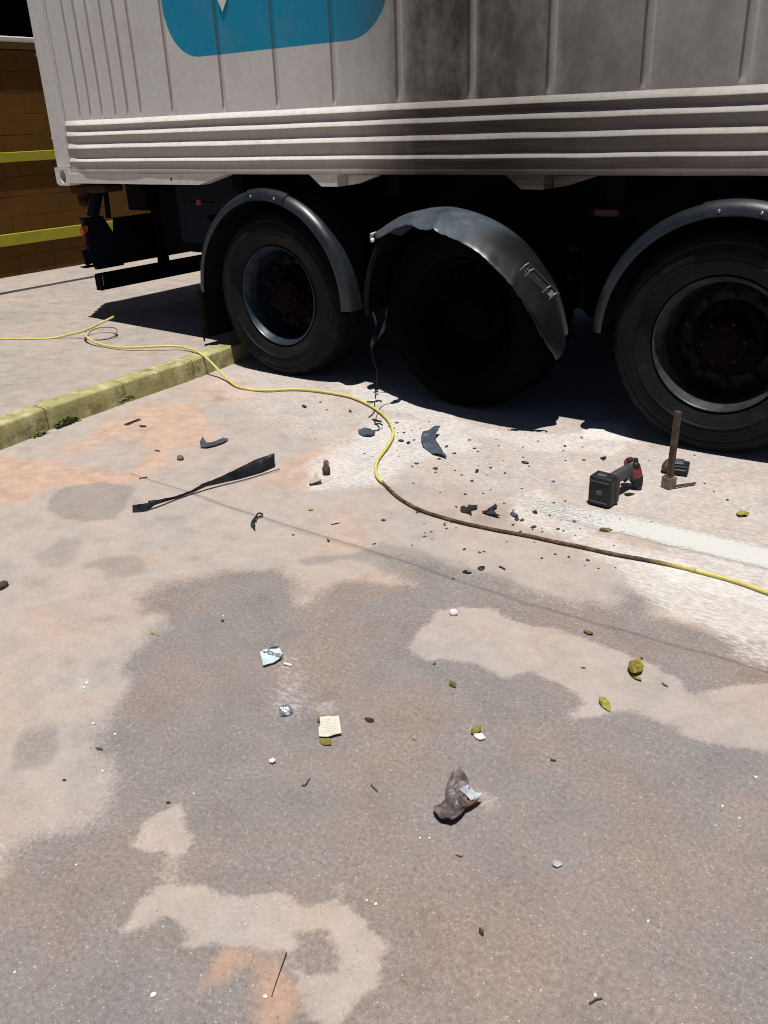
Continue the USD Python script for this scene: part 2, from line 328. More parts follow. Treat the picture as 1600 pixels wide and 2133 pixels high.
def pavement_material():
    n = {'g': ('geometry', {}), 'nl': ('noise_texture', {'scale': 1.8, 'detail': 6.0}), 'nm': ('noise_texture', {'scale': 9.0, 'detail': 7.0, 'roughness': .65}),
         'nf': ('noise_texture', {'scale': 110.0, 'detail': 4.0}),
         'r': ramp_node([(.25, (.255, .215, .19)), (.45, (.335, .288, .258)), (.6, (.375, .325, .29)), (.8, (.43, .38, .34))]),
         't': ramp_node([(.32, (.88, .90, .91)), (.5, (1, 1, 1)), (.70, (1.05, .97, .91))]),
         'f': ramp_node([(.3, gray(.75)), (.5, gray(1.)), (.7, gray(1.15))]),
         'm': ('mix_color', {'blend_type': 'multiply', 'fac': 1., 'use_clamp_result': False}), 'm2': ('mix_color', {'blend_type': 'multiply', 'fac': .7, 'use_clamp_result': False}),
         'p': ('principled_bsdf', {'roughness': .88, 'specular_ior_level': .25}), 'b': ('bump', {'strength': .5, 'distance': .003})}
    l = [('g.position', k + '.vector') for k in ('nl', 'nm', 'nf')] + [('nm.fac', 'r.fac'), ('nl.fac', 't.fac'), ('nf.fac', 'f.fac'), ('r.color', 'm.a'), ('t.color', 'm.b'),
         ('m.result', 'm2.a'), ('f.color', 'm2.b'), ('m2.result', 'p.base_color'), ('nf.fac', 'b.height'), ('b.normal', 'p.normal')]
    s = speck(n, l, 'sp', 90., .93, .3); l.remove(('m2.result', 'p.base_color'))
    c = mixc(n, l, 'cs', s, 'm2.result', (.2, .17, .15)); l.append((c, 'p.base_color'))
    mat('pavement_concrete', n, l)
pavement_material()

def line_material():
    n = {'g': ('geometry', {}), 'n': ('noise_texture', {'scale': 60.0, 'detail': 6.0, 'roughness': .7}), 'n2': ('noise_texture', {'scale': 4.0, 'detail': 4.0}),
         'A': ('attribute', {'attribute': 'mask_a'}), 'sa': ('separate_color', {}),
         'p': ('principled_bsdf', {'base_color': (.53, .52, .495), 'roughness': .75}), 't': ('transparent_bsdf', {}), 'm': ('mix_closure', {})}
    l = [('g.position', 'n.vector'), ('g.position', 'n2.vector'), ('A.color', 'sa.color')]
    chan(n, l, 'sa.r', .34, .70, 1.0, 'n.fac', 'k')
    l += [('k.result', 'm.fac'), ('t.BSDF', 'm.closure1'), ('p.BSDF', 'm.closure2')]
    mat('worn_paint', n, l, surface='m.closure')
line_material()

def container_material(name, lower):
    n = {'g': ('geometry', {}), 's': ('separate_xyz', {}), 'mp': ('mapping', {'scale': (2.2, 2.2, .7)}), 'n1': ('noise_texture', {'scale': 1.6, 'detail': 7.0, 'roughness': .62}),
         'nf': ('noise_texture', {'scale': 26.0, 'detail': 6.0, 'roughness': .7}), 'D': ('attribute', {'attribute': 'mask_a'}), 'sd': ('separate_color', {}),
         'w1': ('math', {'math_type': 'subtract', 'value2': .5}), 'w2': ('math', {'math_type': 'multiply_add', 'value2': .75 if not lower else .45}),
         'mr': ('map_range', {'from_min': -2.0, 'from_max': 3.0, 'clamp': True})}
    l = [('g.position', 's.vector'), ('g.position', 'mp.vector'), ('mp.vector', 'n1.vector'), ('g.position', 'nf.vector'), ('D.color', 'sd.color'),
         ('n1.fac', 'w1.value1'), ('w1.value', 'w2.value1'), ('s.x', 'w2.value3'), ('w2.value', 'mr.value')]
    X = lambda x: (x + 2) / 5
    if lower:
        n['so'] = ramp_node([(X(-1.35), gray(0)), (X(-1.05), gray(.10)), (X(-.80), gray(.62)), (X(-.6), gray(.95)), (X(-.1), gray(.98)), (X(.15), gray(.92)), (X(.4), gray(.82)), (X(.8), gray(.68)), (X(1.2), gray(.52)), (X(2.4), gray(.2))])
        n['base'] = ramp_node([(.3, (.52, .48, .43)), (.5, (.62, .59, .55)), (.7, (.66, .64, .61))]); sootc = (.019, .0095, .004)
    else:
        n['so'] = ramp_node([(X(-1.5), gray(0)), (X(-1.15), gray(.16)), (X(-.9), gray(.42)), (X(-.7), gray(.82)), (X(-.5), gray(.975)), (X(-.2), gray(.965)), (X(.05), gray(.86)), (X(.4), gray(.70)), (X(.8), gray(.60)), (X(1.1), gray(.50)), (X(1.5), gray(.38)), (X(2.6), gray(.15))])
        n['base'] = ramp_node([(.3, (.55, .525, .50)), (.5, (.615, .595, .57)), (.7, (.65, .635, .615))]); sootc = (.036, .025, .0155)
    l += [('mr.result', 'so.fac'), ('nf.fac', 'base.fac')]
    c = 'base.color'
    if not lower:      # the blue printed panel, a rounded rectangle
        n['cx'] = ('combine_xyz', {'y': 0.0}); l += [('s.x', 'cx.x'), ('s.z', 'cx.z')]
        n['v1'] = ('vector_math', {'math_type': 'subtract', 'vector2': (-1.59, 0, 2.85)}); n['v2'] = ('vector_math', {'math_type': 'absolute'})
        n['v3'] = ('vector_math', {'math_type': 'subtract', 'vector2': (.83 - .27, 0, 1.01 - .27)}); n['v4'] = ('vector_math', {'math_type': 'maximum', 'vector2': (0, 0, 0)})
        n['v5'] = ('vector_math', {'math_type': 'length'}); n['v6'] = ('map_range', {'from_min': .268, 'from_max': .272, 'to_min': 1., 'to_max': 0., 'clamp': True})
        l += [('cx.vector', 'v1.vector1'), ('v1.vector', 'v2.vector1'), ('v2.vector', 'v3.vector1'), ('v3.vector', 'v4.vector1'), ('v4.vector', 'v5.vector1'), ('v5.value', 'v6.value')]
        n['blue'] = ramp_node([(.3, (.003, .235, .395)), (.7, (.004, .265, .44))]); l.append(('nf.fac', 'blue.fac'))
        c = mixc(n, l, 'cb', 'v6.result', c, 'blue.color')
    # streaks and grime
    n['mp2'] = ('mapping', {'scale': (2.0, 2.0, 1.3) if not lower else (.7, .7, 16.)}); n['n2'] = ('noise_texture', {'scale': 2.5, 'detail': 8.0, 'roughness': .7})
    n['gm'] = ('map_range', {'from_min': .5, 'from_max': .75, 'to_max': .22, 'clamp': True})
    l += [('g.position', 'mp2.vector'), ('mp2.vector', 'n2.vector'), ('n2.fac', 'gm.value')]
    c = mixc(n, l, 'cg', 'gm.result', c, (.30, .26, .22))
    n['sn'] = ramp_node([(.3, gray(.72 if not lower else .85)), (.55, gray(1.)), (.75, gray(1.06))]); l.append(('n2.fac', 'sn.fac'))
    n['so2'] = ('mix_color', {'blend_type': 'multiply', 'fac': .8}); l += [('so.color', 'so2.a'), ('sn.color', 'so2.b')]
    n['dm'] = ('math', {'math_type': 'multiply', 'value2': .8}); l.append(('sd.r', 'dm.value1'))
    c = mixc(n, l, 'cd', 'dm.value', c, (.09, .07, .058) if not lower else (.19, .132, .082))  # groove lines and rib undersides: dirt with shade put into the colour
    n['bw'] = ('separate_color', {}); l.append(('so2.result', 'bw.color'))
    n['cl'] = ('math', {'math_type': 'multiply_add', 'value2': -.42, 'value3': 1.0}); n['so3'] = ('math', {'math_type': 'multiply'})
    l += [('sd.g', 'cl.value1'), ('bw.r', 'so3.value1'), ('cl.value', 'so3.value2')]
    c = mixc(n, l, 'cs', 'so3.value', c, sootc)
    n['rg'] = ('math', {'math_type': 'multiply_add', 'value2': .3, 'value3': .42}); l += [('bw.r', 'rg.value1'), ('rg.value', 'p.roughness')]
    n['p'] = ('principled_bsdf', {'specular_ior_level': .4}); l.append((c, 'p.base_color'))
    mat(name, n, l)
def burnt_hose_material():
    n = {'g': ('geometry', {}), 'A': ('attribute', {'attribute': 'mask_a'}), 'sa': ('separate_color', {}), 'n': ('noise_texture', {'scale': 26.0, 'detail': 7.0, 'roughness': .7}),
         'r': ramp_node([(.30, (.03, .021, .015)), (.5, (.080, .052, .034)), (.66, (.17, .11, .062)), (.8, (.28, .20, .09))]), 'y': ramp_node([(.3, (.30, .25, .09)), (.5, (.50, .44, .13)), (.7, (.58, .51, .15))]),
         'b': ('bump', {'strength': .7, 'distance': .003}), 'p': ('principled_bsdf', {'roughness': .75, 'specular_ior_level': .25})}
    l = [('g.position', 'n.vector'), ('A.color', 'sa.color'), ('n.fac', 'r.fac'), ('n.fac', 'y.fac'), ('n.fac', 'b.height'), ('b.normal', 'p.normal')]
    chan(n, l, 'sa.r', .25, .75, 1.0, 'n.fac', 'k')
    c = mixc(n, l, 'c', 'k.result', 'y.color', 'r.color'); l.append((c, 'p.base_color'))
    mat('hose_burnt', n, l)
burnt_hose_material()
def torn_material():
    n = {'g': ('geometry', {}), 'A': ('attribute', {'attribute': 'mask_a'}), 'sa': ('separate_color', {}), 'n': ('noise_texture', {'scale': 7.0, 'detail': 7.0, 'roughness': .65}),
         'r': ramp_node([(.3, (.040, .049, .063)), (.5, (.062, .075, .095)), (.7, (.10, .118, .142))]),  # pale bluish tones: sky sheen on the plastic painted into the colour
         'q': ('map_range', {'from_min': .3, 'from_max': .7, 'to_min': .26, 'to_max': .44, 'clamp': True}), 'p': ('principled_bsdf', {'specular_ior_level': .5})}
    l = [('g.position', 'n.vector'), ('A.color', 'sa.color'), ('n.fac', 'r.fac'), ('n.fac', 'q.value'), ('q.result', 'p.roughness')]
    chan(n, l, 'sa.r', .2, .8, .7, 'n.fac', 'k')
    c = mixc(n, l, 'c', 'k.result', 'r.color', (.008, .0085, .011)); l.append((c, 'p.base_color'))
    mat('torn_plastic', n, l)
torn_material()
container_material('container_side', False)
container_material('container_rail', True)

# ---------------------------------------------------------------- masks of the yard, as shapes lying on the ground
def smooth01(x): x = np.clip(x, 0, 1); return x * x * (3 - 2 * x)
def shape_mask(XY, poly_px, soft=0.03):
    """1 inside the shape, 0 outside, soft over +-soft metres"""
    P = np.array([at(*q)[:2] for q in poly_px])
    lo, hi = P.min(0) - soft * 2, P.max(0) + soft * 2
    sel = np.nonzero(((XY > lo) & (XY < hi)).all(1))[0]
    out = np.zeros(len(XY))
    if len(sel):
        q = shapely.points(XY[sel]); g = Polygon(P).buffer(0)
        d = shapely.distance(q, g) - shapely.distance(q, g.boundary) * shapely.contains(g, q)
        am = min(max(soft * 1.6, .018), .09)
        d = d + am * 2.2 * (meshkit.fbm(np.c_[XY[sel] * (.55 / am), np.full(len(sel), len(poly_px) * 1.7)], 4, 7) - .5)
        out[sel] = smooth01(.5 - d / (2 * soft))
    return out
def band_mask(XY, line_px, width, soft):
    P = shapely.LineString([at(*q)[:2] for q in line_px])
    d = shapely.distance(shapely.points(XY), P)
    return smooth01(1 - (d - width) / soft)
def paint_masks(XY):
    A = np.zeros((len(XY), 3)); Bm = np.zeros((len(XY), 3))
    up = lambda ch, m, v=1.0: ch.__setitem__(slice(None), np.maximum(ch, m * v))
    down = lambda ch, m, v=1.0: ch.__setitem__(slice(None), ch * (1 - m * v))
    r, g, b, d, j, k = A[:, 0], A[:, 1], A[:, 2], Bm[:, 0], Bm[:, 1], Bm[:, 2]
    # dust over the upper part of the yard
    up(r, shape_mask(XY, [(-600, 900), (-100, 860), (520, 700), (1900, 830), (2400, 1100), (2400, 1560), (1650, 1360), (1480, 1320), (1310, 1235), (1280, 1262), (1170, 1260), (1090, 1232), (1000, 1195), (900, 1160), (790, 1150), (800, 1190), (850, 1215), (760, 1207), (700, 1232), (640, 1243), (560, 1195), (480, 1195), (400, 1212), (290, 1250), (350, 1282), (330, 1320), (250, 1385), (240, 1440), (205, 1490), (190, 1560), (250, 1600), (190, 1690), (110, 1730), (60, 1765), (0, 1830), (-300, 1900), (-700, 1500)], .085))
    up(r, shape_mask(XY, [(850, 1335), (930, 1265), (1010, 1265), (1080, 1290), (1150, 1312), (1220, 1332), (1300, 1362), (1370, 1385), (1440, 1450), (1500, 1432), (1640, 1420), (1700, 1500), (1640, 1570), (1540, 1560), (1440, 1535), (1340, 1490), (1270, 1478), (1200, 1500), (1185, 1490), (1235, 1468), (1170, 1420), (1090, 1398), (1050, 1412), (1000, 1392), (940, 1375), (880, 1368)], .02))
    up(r, shape_mask(XY, [(275, 1760), (320, 1702), (372, 1672), (385, 1690), (398, 1745), (392, 1772), (362, 1792), (350, 1766), (310, 1770)], .012))
    up(r, shape_mask(XY, [(330, 1790), (370, 1790), (380, 1830), (350, 1850), (325, 1840)], .02), .5)
    up(r, shape_mask(XY, [(245, 1946), (290, 1880), (350, 1842), (430, 1848), (510, 1866), (600, 1864), (640, 1890), (700, 1878), (760, 1918), (802, 1975), (782, 2052), (740, 2092), (690, 2135), (650, 2125), (612, 2062), (604, 2000), (590, 1985), (500, 1978), (470, 1955), (420, 1965), (378, 1985), (388, 1940), (350, 1908), (300, 1932)], .012))
    down(r, shape_mask(XY, [(612, 1932), (645, 1940), (680, 1934), (696, 1978), (702, 2012), (650, 2037), (612, 2012)], .012), .95)
    up(r, shape_mask(XY, [(690, 1860), (715, 1835), (720, 1870), (700, 1890)], .015), .6)
    up(r, shape_mask(XY, [(655, 1470), (690, 1460), (700, 1490), (665, 1497)], .015), .55)
    up(r, shape_mask(XY, [(990, 1640), (1040, 1665), (1050, 1690), (1010, 1690)], .015), .5)
    up(r, shape_mask(XY, [(1480, 1460), (1530, 1490), (1500, 1520), (1450, 1510)], .02), .3)
    # bare places in the dust
    for p, v in (([(100, 1055), (140, 1015), (210, 1005), (280, 1015), (275, 1060), (240, 1082), (170, 1088), (120, 1075)], .95), ([(60, 1160), (130, 1115), (180, 1130), (170, 1180), (110, 1195)], .6), ([(160, 1175), (230, 1150), (310, 1160), (300, 1190), (220, 1205)], .75),
                 ([(20, 1560), (55, 1525), (100, 1520), (132, 1555), (110, 1590), (40, 1595)], .95), ([(170, 1290), (240, 1270), (275, 1290), (200, 1310)], .7), ([(60, 1380), (130, 1350), (150, 1370), (90, 1400)], .5),
                 ([(210, 838), (250, 828), (262, 842), (225, 850)], .7), ([(283, 895), (325, 880), (350, 888), (300, 905)], .7), ([(330, 840), (366, 812), (372, 828), (340, 848)], .5), ([(420, 838), (455, 825), (475, 832), (440, 845)], .7), ([(475, 800), (510, 790), (520, 800), (490, 810)], .6),
                 ([(385, 975), (470, 955), (480, 985), (400, 1000)], .5), ([(640, 1170), (800, 1125), (900, 1150), (1000, 1190), (1080, 1225), (900, 1210), (760, 1180)], .75), ([(470, 1165), (600, 1155), (620, 1170), (500, 1185)], .4), ([(950, 1080), (1060, 1065), (1090, 1100), (1000, 1110)], .5), ([(700, 930), (760, 915), (770, 940), (710, 950)], .3)):
        up(d, shape_mask(XY, p, .05), v)
    # orange clay
    for p, v, s in (([(-400, 960), (-50, 940), (120, 960), (250, 985), (330, 940), (350, 960), (280, 1005), (120, 1015), (60, 1040), (-400, 1120)], .95, .07), ([(120, 930), (330, 830), (420, 840), (440, 900), (400, 930), (250, 920), (150, 950)], .85, .08), ([(370, 800), (520, 780), (560, 830), (440, 850)], .6, .08), ([(590, 960), (680, 930), (720, 990), (640, 1030), (560, 1000)], .75, .07),
                    ([(250, 1165), (320, 1150), (330, 1175), (270, 1185)], .6, .03), ([(640, 1090), (760, 1060), (800, 1110), (720, 1150), (640, 1130)], .45, .08), ([(-50, 1330), (20, 1400), (40, 1560), (-50, 1560)], .6, .06), ([(700, 1180), (850, 1180), (870, 1225), (760, 1230)], .45, .06),
                    ([(468, 1972), (500, 1985), (585, 1985), (606, 2060), (596, 2140), (545, 2140), (550, 2085), (525, 2012), (475, 2030), (440, 2045)], 1.15, .05), ([(880, 1700), (960, 1760), (1000, 1850), (920, 1840)], .22, .15), ([(1180, 1800), (1300, 1780), (1320, 1900), (1220, 1900)], .42, .15), ([(1450, 1650), (1620, 1680), (1620, 1850), (1480, 1800)], .40, .15), ([(1060, 1480), (1200, 1500), (1180, 1640), (1060, 1600)], .30, .12), ([(700, 1560), (820, 1540), (840, 1640), (730, 1660)], .25, .1), ([(330, 1650), (380, 1640), (370, 1680), (310, 1700)], .4, .05),
                    ([(1000, 2000), (1140, 1960), (1180, 2080), (1040, 2120)], .3, .15), ([(560, 1230), (660, 1260), (680, 1420), (600, 1430)], .22, .12), ([(900, 1260), (1050, 1300), (1120, 1370), (1000, 1340)], .25, .06), ([(280, 920), (350, 905), (400, 915), (330, 940)], .8, .04)):
        up(g, shape_mask(XY, p, s), v)
    # white powder
    for p, v, s in (([(640, 960), (760, 880), (820, 860), (990, 880), (1010, 940), (860, 960), (800, 1010), (700, 1030), (640, 1020)], .62, .09), ([(740, 900), (860, 870), (960, 900), (900, 960), (820, 985), (760, 960)], .60, .05), ([(700, 790), (820, 815), (1000, 885), (1130, 897), (1310, 895), (1300, 960), (1100, 935), (900, 890), (740, 840)], .60, .06), ([(1040, 1030), (1130, 1020), (1200, 1060), (1290, 1100), (1180, 1120), (1060, 1080)], .58, .06),
                    ([(1170, 1090), (1290, 1120), (1640, 1215), (1700, 1420), (1560, 1370), (1400, 1290), (1290, 1200), (1180, 1130)], .60, .07), ([(1210, 1110), (1400, 1160), (1620, 1235), (1640, 1290), (1480, 1240), (1330, 1180)], .72, .05), ([(1180, 1035), (1290, 1070), (1450, 1105), (1600, 1150), (1640, 1230), (1440, 1165), (1240, 1105)], .60, .05), ([(-30, 1740), (25, 1750), (25, 1800), (-30, 1815)], .62, .03), ([(160, 1415), (195, 1405), (190, 1435), (165, 1440)], .5, .02), ([(1200, 870), (1310, 880), (1330, 920), (1210, 915)], .75, .04), ([(1340, 960), (1650, 1010), (1700, 1120), (1400, 1060)], .45, .1)):
        up(b, shape_mask(XY, p, s), v)
    for p, v, s in (([(420, 760), (700, 770), (1000, 850), (1700, 960), (1700, 1180), (1300, 1090), (1050, 1050), (800, 990), (560, 900), (430, 830)], .42, .20), ([(1150, 930), (1700, 1000), (1700, 1200), (1250, 1080), (1100, 1000)], .45, .15), ([(300, 1040), (640, 1010), (900, 1080), (1300, 1180), (1200, 1230), (800, 1120), (500, 1130)], .20, .15)):
        up(b, shape_mask(XY, p, s), v)
    up(b, shape_mask(XY, [(560, 1330), (640, 1360), (640, 1500), (570, 1480)], .06), .38)
    # the joint, with its line of dirt
    jj = band_mask(XY, [(275, 985), (440, 1040), (620, 1100), (760, 1140), (1100, 1258), (1600, 1396), (2000, 1500)], .004, .012)
    up(j, jj, .9)
    up(j, band_mask(XY, [(430, 1040), (620, 1105), (800, 1160)], .006, .03), .55)
    # soot from the fire
    for p, v, s in (([(800, 1000), (900, 1060), (1000, 1082), (1060, 1060), (1090, 1085), (1000, 1110), (880, 1085), (800, 1040)], .35, .05), ([(960, 1045), (1090, 1045), (1090, 1085), (980, 1095)], .45, .04), ([(860, 870), (930, 865), (930, 890), (870, 895)], .35, .03), ([(640, 1010), (720, 1000), (740, 1030), (650, 1040)], .3, .03), ([(820, 1070), (1000, 1115), (1130, 1140), (1000, 1140), (860, 1100)], .3, .04)):
        up(k, shape_mask(XY, p, s), v)
    return np.clip(A, 0, 1), np.clip(Bm, 0, 1)
def primvar(prim, name, arr):
    UsdGeom.PrimvarsAPI(prim).CreatePrimvar(name, Sdf.ValueTypeNames.Color3fArray, 'vertex').Set(Vt.Vec3fArray.FromNumpy(np.ascontiguousarray(arr, dtype=np.float32)))

# ---------------------------------------------------------------- the yard
def axis(fine0, fine1, step, far):
    a = np.arange(fine0, fine1 + 1e-6, step); out = [a]
    g = step * 2; lo, hi = [fine0], [fine1]
    while lo[-1] > -far: lo.append(lo[-1] - g); hi.append(hi[-1] + g); g *= 1.5
    return np.r_[np.array(lo[1:])[::-1], a, np.array(hi[1:])]
gx, gy = axis(-2.6, 3.0, .016, 120), axis(-3.8, .6, .016, 120)
GX, GY = np.meshgrid(gx, gy, indexing='ij')
XY = np.stack([GX.ravel(), GY.ravel()], 1)
near = np.exp(-np.maximum(0, np.abs(XY).max(1) - 4) ** 2)
GZ = (meshkit.fbm(np.c_[XY * 1.3, np.zeros(len(XY))], 4, 3) - .5) * .012 * near + (meshkit.fbm(np.c_[XY * 9, np.zeros(len(XY))], 3, 8) - .5) * .003 * near
jl = np.array([at(275, 985)[:2], at(1600, 1396)[:2]]); jd = np.abs(np.cross(jl[1] - jl[0], XY - jl[0])) / np.linalg.norm(jl[1] - jl[0])
GZ -= .004 * np.exp(-(jd / .012) ** 2) * (XY[:, 0] > jl[0, 0])
def ground_z(x, y):
    i = np.clip(np.searchsorted(gx, x) - 1, 0, len(gx) - 2); k = np.clip(np.searchsorted(gy, y) - 1, 0, len(gy) - 2)
    return GZ.reshape(GX.shape)[i:i + 2, k:k + 2].max()
gm = grid_mesh(np.c_[XY, GZ].reshape(len(gx), len(gy), 3))
gp = obj('ground', trimesh.Trimesh(gm.vertices, gm.faces, process=False), 'asphalt_ground', smooth=True)
MA, MB_ = paint_masks(XY)
primvar(gp, 'mask_a', MA); primvar(gp, 'mask_b', MB_)
tag(gp, 'dusty brown asphalt yard stained with orange clay and white powder', 'ground', kind='structure')

# painted line, worn away at its near end
lx, ly = np.arange(.42, 5.0, .03), np.linspace(-1.085, -.892, 9)
LX, LY = np.meshgrid(lx, ly, indexing='ij')
lz = np.array([ground_z(x, y) for x, y in zip(LX.ravel(), LY.ravel())]) + .003
lm = grid_mesh(np.stack([LX.ravel(), LY.ravel() + .006 * np.sin(LX.ravel() * 5), lz], 1).reshape(len(lx), len(ly), 3))
lp = obj('painted_line', lm, 'worn_paint', smooth=True)
e = np.minimum(np.abs(LY - ly[0]), np.abs(LY - ly[-1])).ravel()
wear = np.clip((LX.ravel() - .45) / .7, 0, 1) * .42 + .36
wear = wear - .34 * smooth01(1 - e / .035); wear -= .25 * smooth01(1 - np.abs(LY.ravel() + 1.085) / .07) * (LX.ravel() > 1.0)
primvar(lp, 'mask_a', np.repeat(wear[:, None], 3, 1))
tag(lp, 'worn white painted line across the yard beside the tools', 'painted line', kind='structure')

# ---------------------------------------------------------------- kerb and pavement
KERB = lambda y: float(np.interp(y, [-9, -1.83, -1.48, -1.0, -.4, -.15, .05, .5, 13], [-1.10, -1.982, -2.036, -2.068, -2.098, -2.120, -2.148, -2.21, -3.76]))            # face of the kerb at the yard
PAVE_Z = lambda x: .118 + .0145 * (-2.30 - x)
kd = np.array([-.125, 1.0]); kd /= np.linalg.norm(kd)
WALL_X = -6.17
def pavement():
    g = []
    for (xa, xb) in ((None, -5.35), (-5.45, WALL_X)):
        rows = []
        for y in np.arange(-9, 12.01, .12):
            x0 = KERB(y) - .125 if xa is None else xa
            xs = np.linspace(x0, xb, 28)
            rows.append(np.stack([xs, 0 * xs + y, PAVE_Z(xs)], 1))
        P = np.array(rows)
        P[:, :, 2] += (meshkit.fbm(P * 1.4, 3, 5) - .5) * .008
        for rim in (0, -1): P[:, rim, 2] = np.minimum(P[:, rim, 2], PAVE_Z(P[:, rim, 0]))
        m = grid_mesh(P[:, ::-1]); 
        wallA, wallB = P[:, 0].copy(), P[:, -1].copy(); lowA, lowB = wallA.copy(), wallB.copy(); lowA[:, 2] = -.02; lowB[:, 2] = -.02
        g += [m, grid_mesh(np.stack([lowA, wallA], 1)), grid_mesh(np.stack([wallB, lowB], 1))]
    m = trimesh.util.concatenate(g)
    p = obj('pavement', m, 'pavement_concrete', smooth=40)
    tag(p, 'pale concrete pavement raised behind the yellow kerb', 'pavement', kind='structure')
pavement()
kerb = thing('kerb', 'low worn kerb painted yellow along the pavement edge', 'kerb'); tag(kerb, kind='structure')
def kerb_y(px, py):
    P = at(px, py); return P[1]
joints = [-3.6, -2.75, kerb_y(112, 897), kerb_y(268, 838), kerb_y(408, 788), .55, 1.25, 1.95, 2.65, 3.35]
random.seed(4)
for a, b in zip(joints[:-1], joints[1:]):
    L = b - a - .006; n = max(int(L / .03), 6)
    prof = np.array([(-.03, 0), (.0, .0), (-.004, .06), (-.008, .108), (-.015, .118), (-.028, .122), (-.125, .121), (-.125, -.03), (-.03, -.03)])
    prof[0] = (0.004, -.03); prof[-1] = (-.06, -.03)
    ts = np.linspace(0, 1, n); rows = []
    for t in ts:
        y = a + .003 + L * t; ox = KERB(y); e = min(t, 1 - t) * L
        sh = .010 * max(0, 1 - e / .02)
        q = np.stack([ox + prof[:, 0] - sh * (prof[:, 0] > -.05) , 0 * prof[:, 0] + y, prof[:, 1] - sh * .6 * (prof[:, 1] > .1)], 1)
        rows.append(q)
    P = np.array(rows); nz = (meshkit.fbm(P * 14, 3, 11) - .5) * .008
    P[:, 1:6, 0] += nz[:, 1:6]; P[:, 3:7, 2] += nz[:, 3:7] * .6
    m = grid_mesh(P, closed_v=True); v, f = list(m.vertices), list(m.faces); k = len(prof)
    for row, o in ((0, 1), (n - 1, -1)):
        c = len(v); v.append(P[row].mean(0))
        for i in range(k):
            i0, i1 = row * k + i, row * k + (i + 1) % k
            f.append([c, i0, i1] if o > 0 else [c, i1, i0])
    m = trimesh.Trimesh(np.array(v), np.array(f), process=False); m.fix_normals()
    obj('kerb_stone', m, 'kerb_paint', kerb, smooth=40)

# ---------------------------------------------------------------- the building behind
bld = thing('building', 'brown block building with two yellow rails at the pavement edge', 'building', (0, 0, 0))
zb = PAVE_Z(WALL_X)
rng = np.random.default_rng(3)
by0, bw, bh = -1.0, .395, .1843
core = B().box((WALL_X - .30, by0, zb - .1), (WALL_X - .004, by0 + 16 * bw, zb + 11 * bh), .001)
wall = obj('wall', core, 'wall_mortar', bld)
for r in range(11):
    o = (r % 2) * bw / 2
    for c in range(16):
        y0 = by0 + c * bw - o; y1 = y0 + bw
        y0, y1 = max(y0, by0), min(y1, by0 + 16 * bw)
        if y1 - y0 < .05: continue
        dx = rng.uniform(-.0008, .0008)
        m = cbox((.02, y1 - y0 - .004, bh - .004), .002); m.apply_translation((WALL_X - .009 + dx, (y0 + y1) / 2, zb + r * bh + bh / 2))
        obj('block', m, 'wall_block', wall, smooth=False)
zt = zb + 11 * bh
ylen = (by0, by0 + 16 * bw)
obj('coping', B().box((WALL_X - .34, ylen[0], zt + .006), (WALL_X + .022, ylen[1], zt + .06), .003), 'coping_brown', bld)
obj('coping', B().box((WALL_X - .36, ylen[0], zt + .062), (WALL_X + .05, ylen[1], zt + .107), .010), 'coping_white', bld)
for z0, z1 in ((1.228, 1.316), (.468, .578)):
    obj('rail', B().box((WALL_X + .004, ylen[0], z0), (WALL_X + .032, ylen[1], z1), .004), 'rail_yellow', bld)
room = B()
room.box((-11.2, ylen[0], 0), (-11.0, ylen[1], 3.9), .01).box((-11, ylen[0] - .2, 0), (WALL_X - .4, ylen[0], 3.9), .01).box((-11, ylen[1], 0), (WALL_X - .4, ylen[1] + .2, 3.9), .01)
obj('back_wall', room, 'building_dark', bld)
obj('roof', B().box((-11.4, ylen[0] - .3, 3.92), (WALL_X + .1, ylen[1] + .3, 4.05), .01).box((WALL_X - .35, ylen[0], 3.1), (WALL_X - .1, ylen[1], 3.915), .01), 'building_dark', bld)
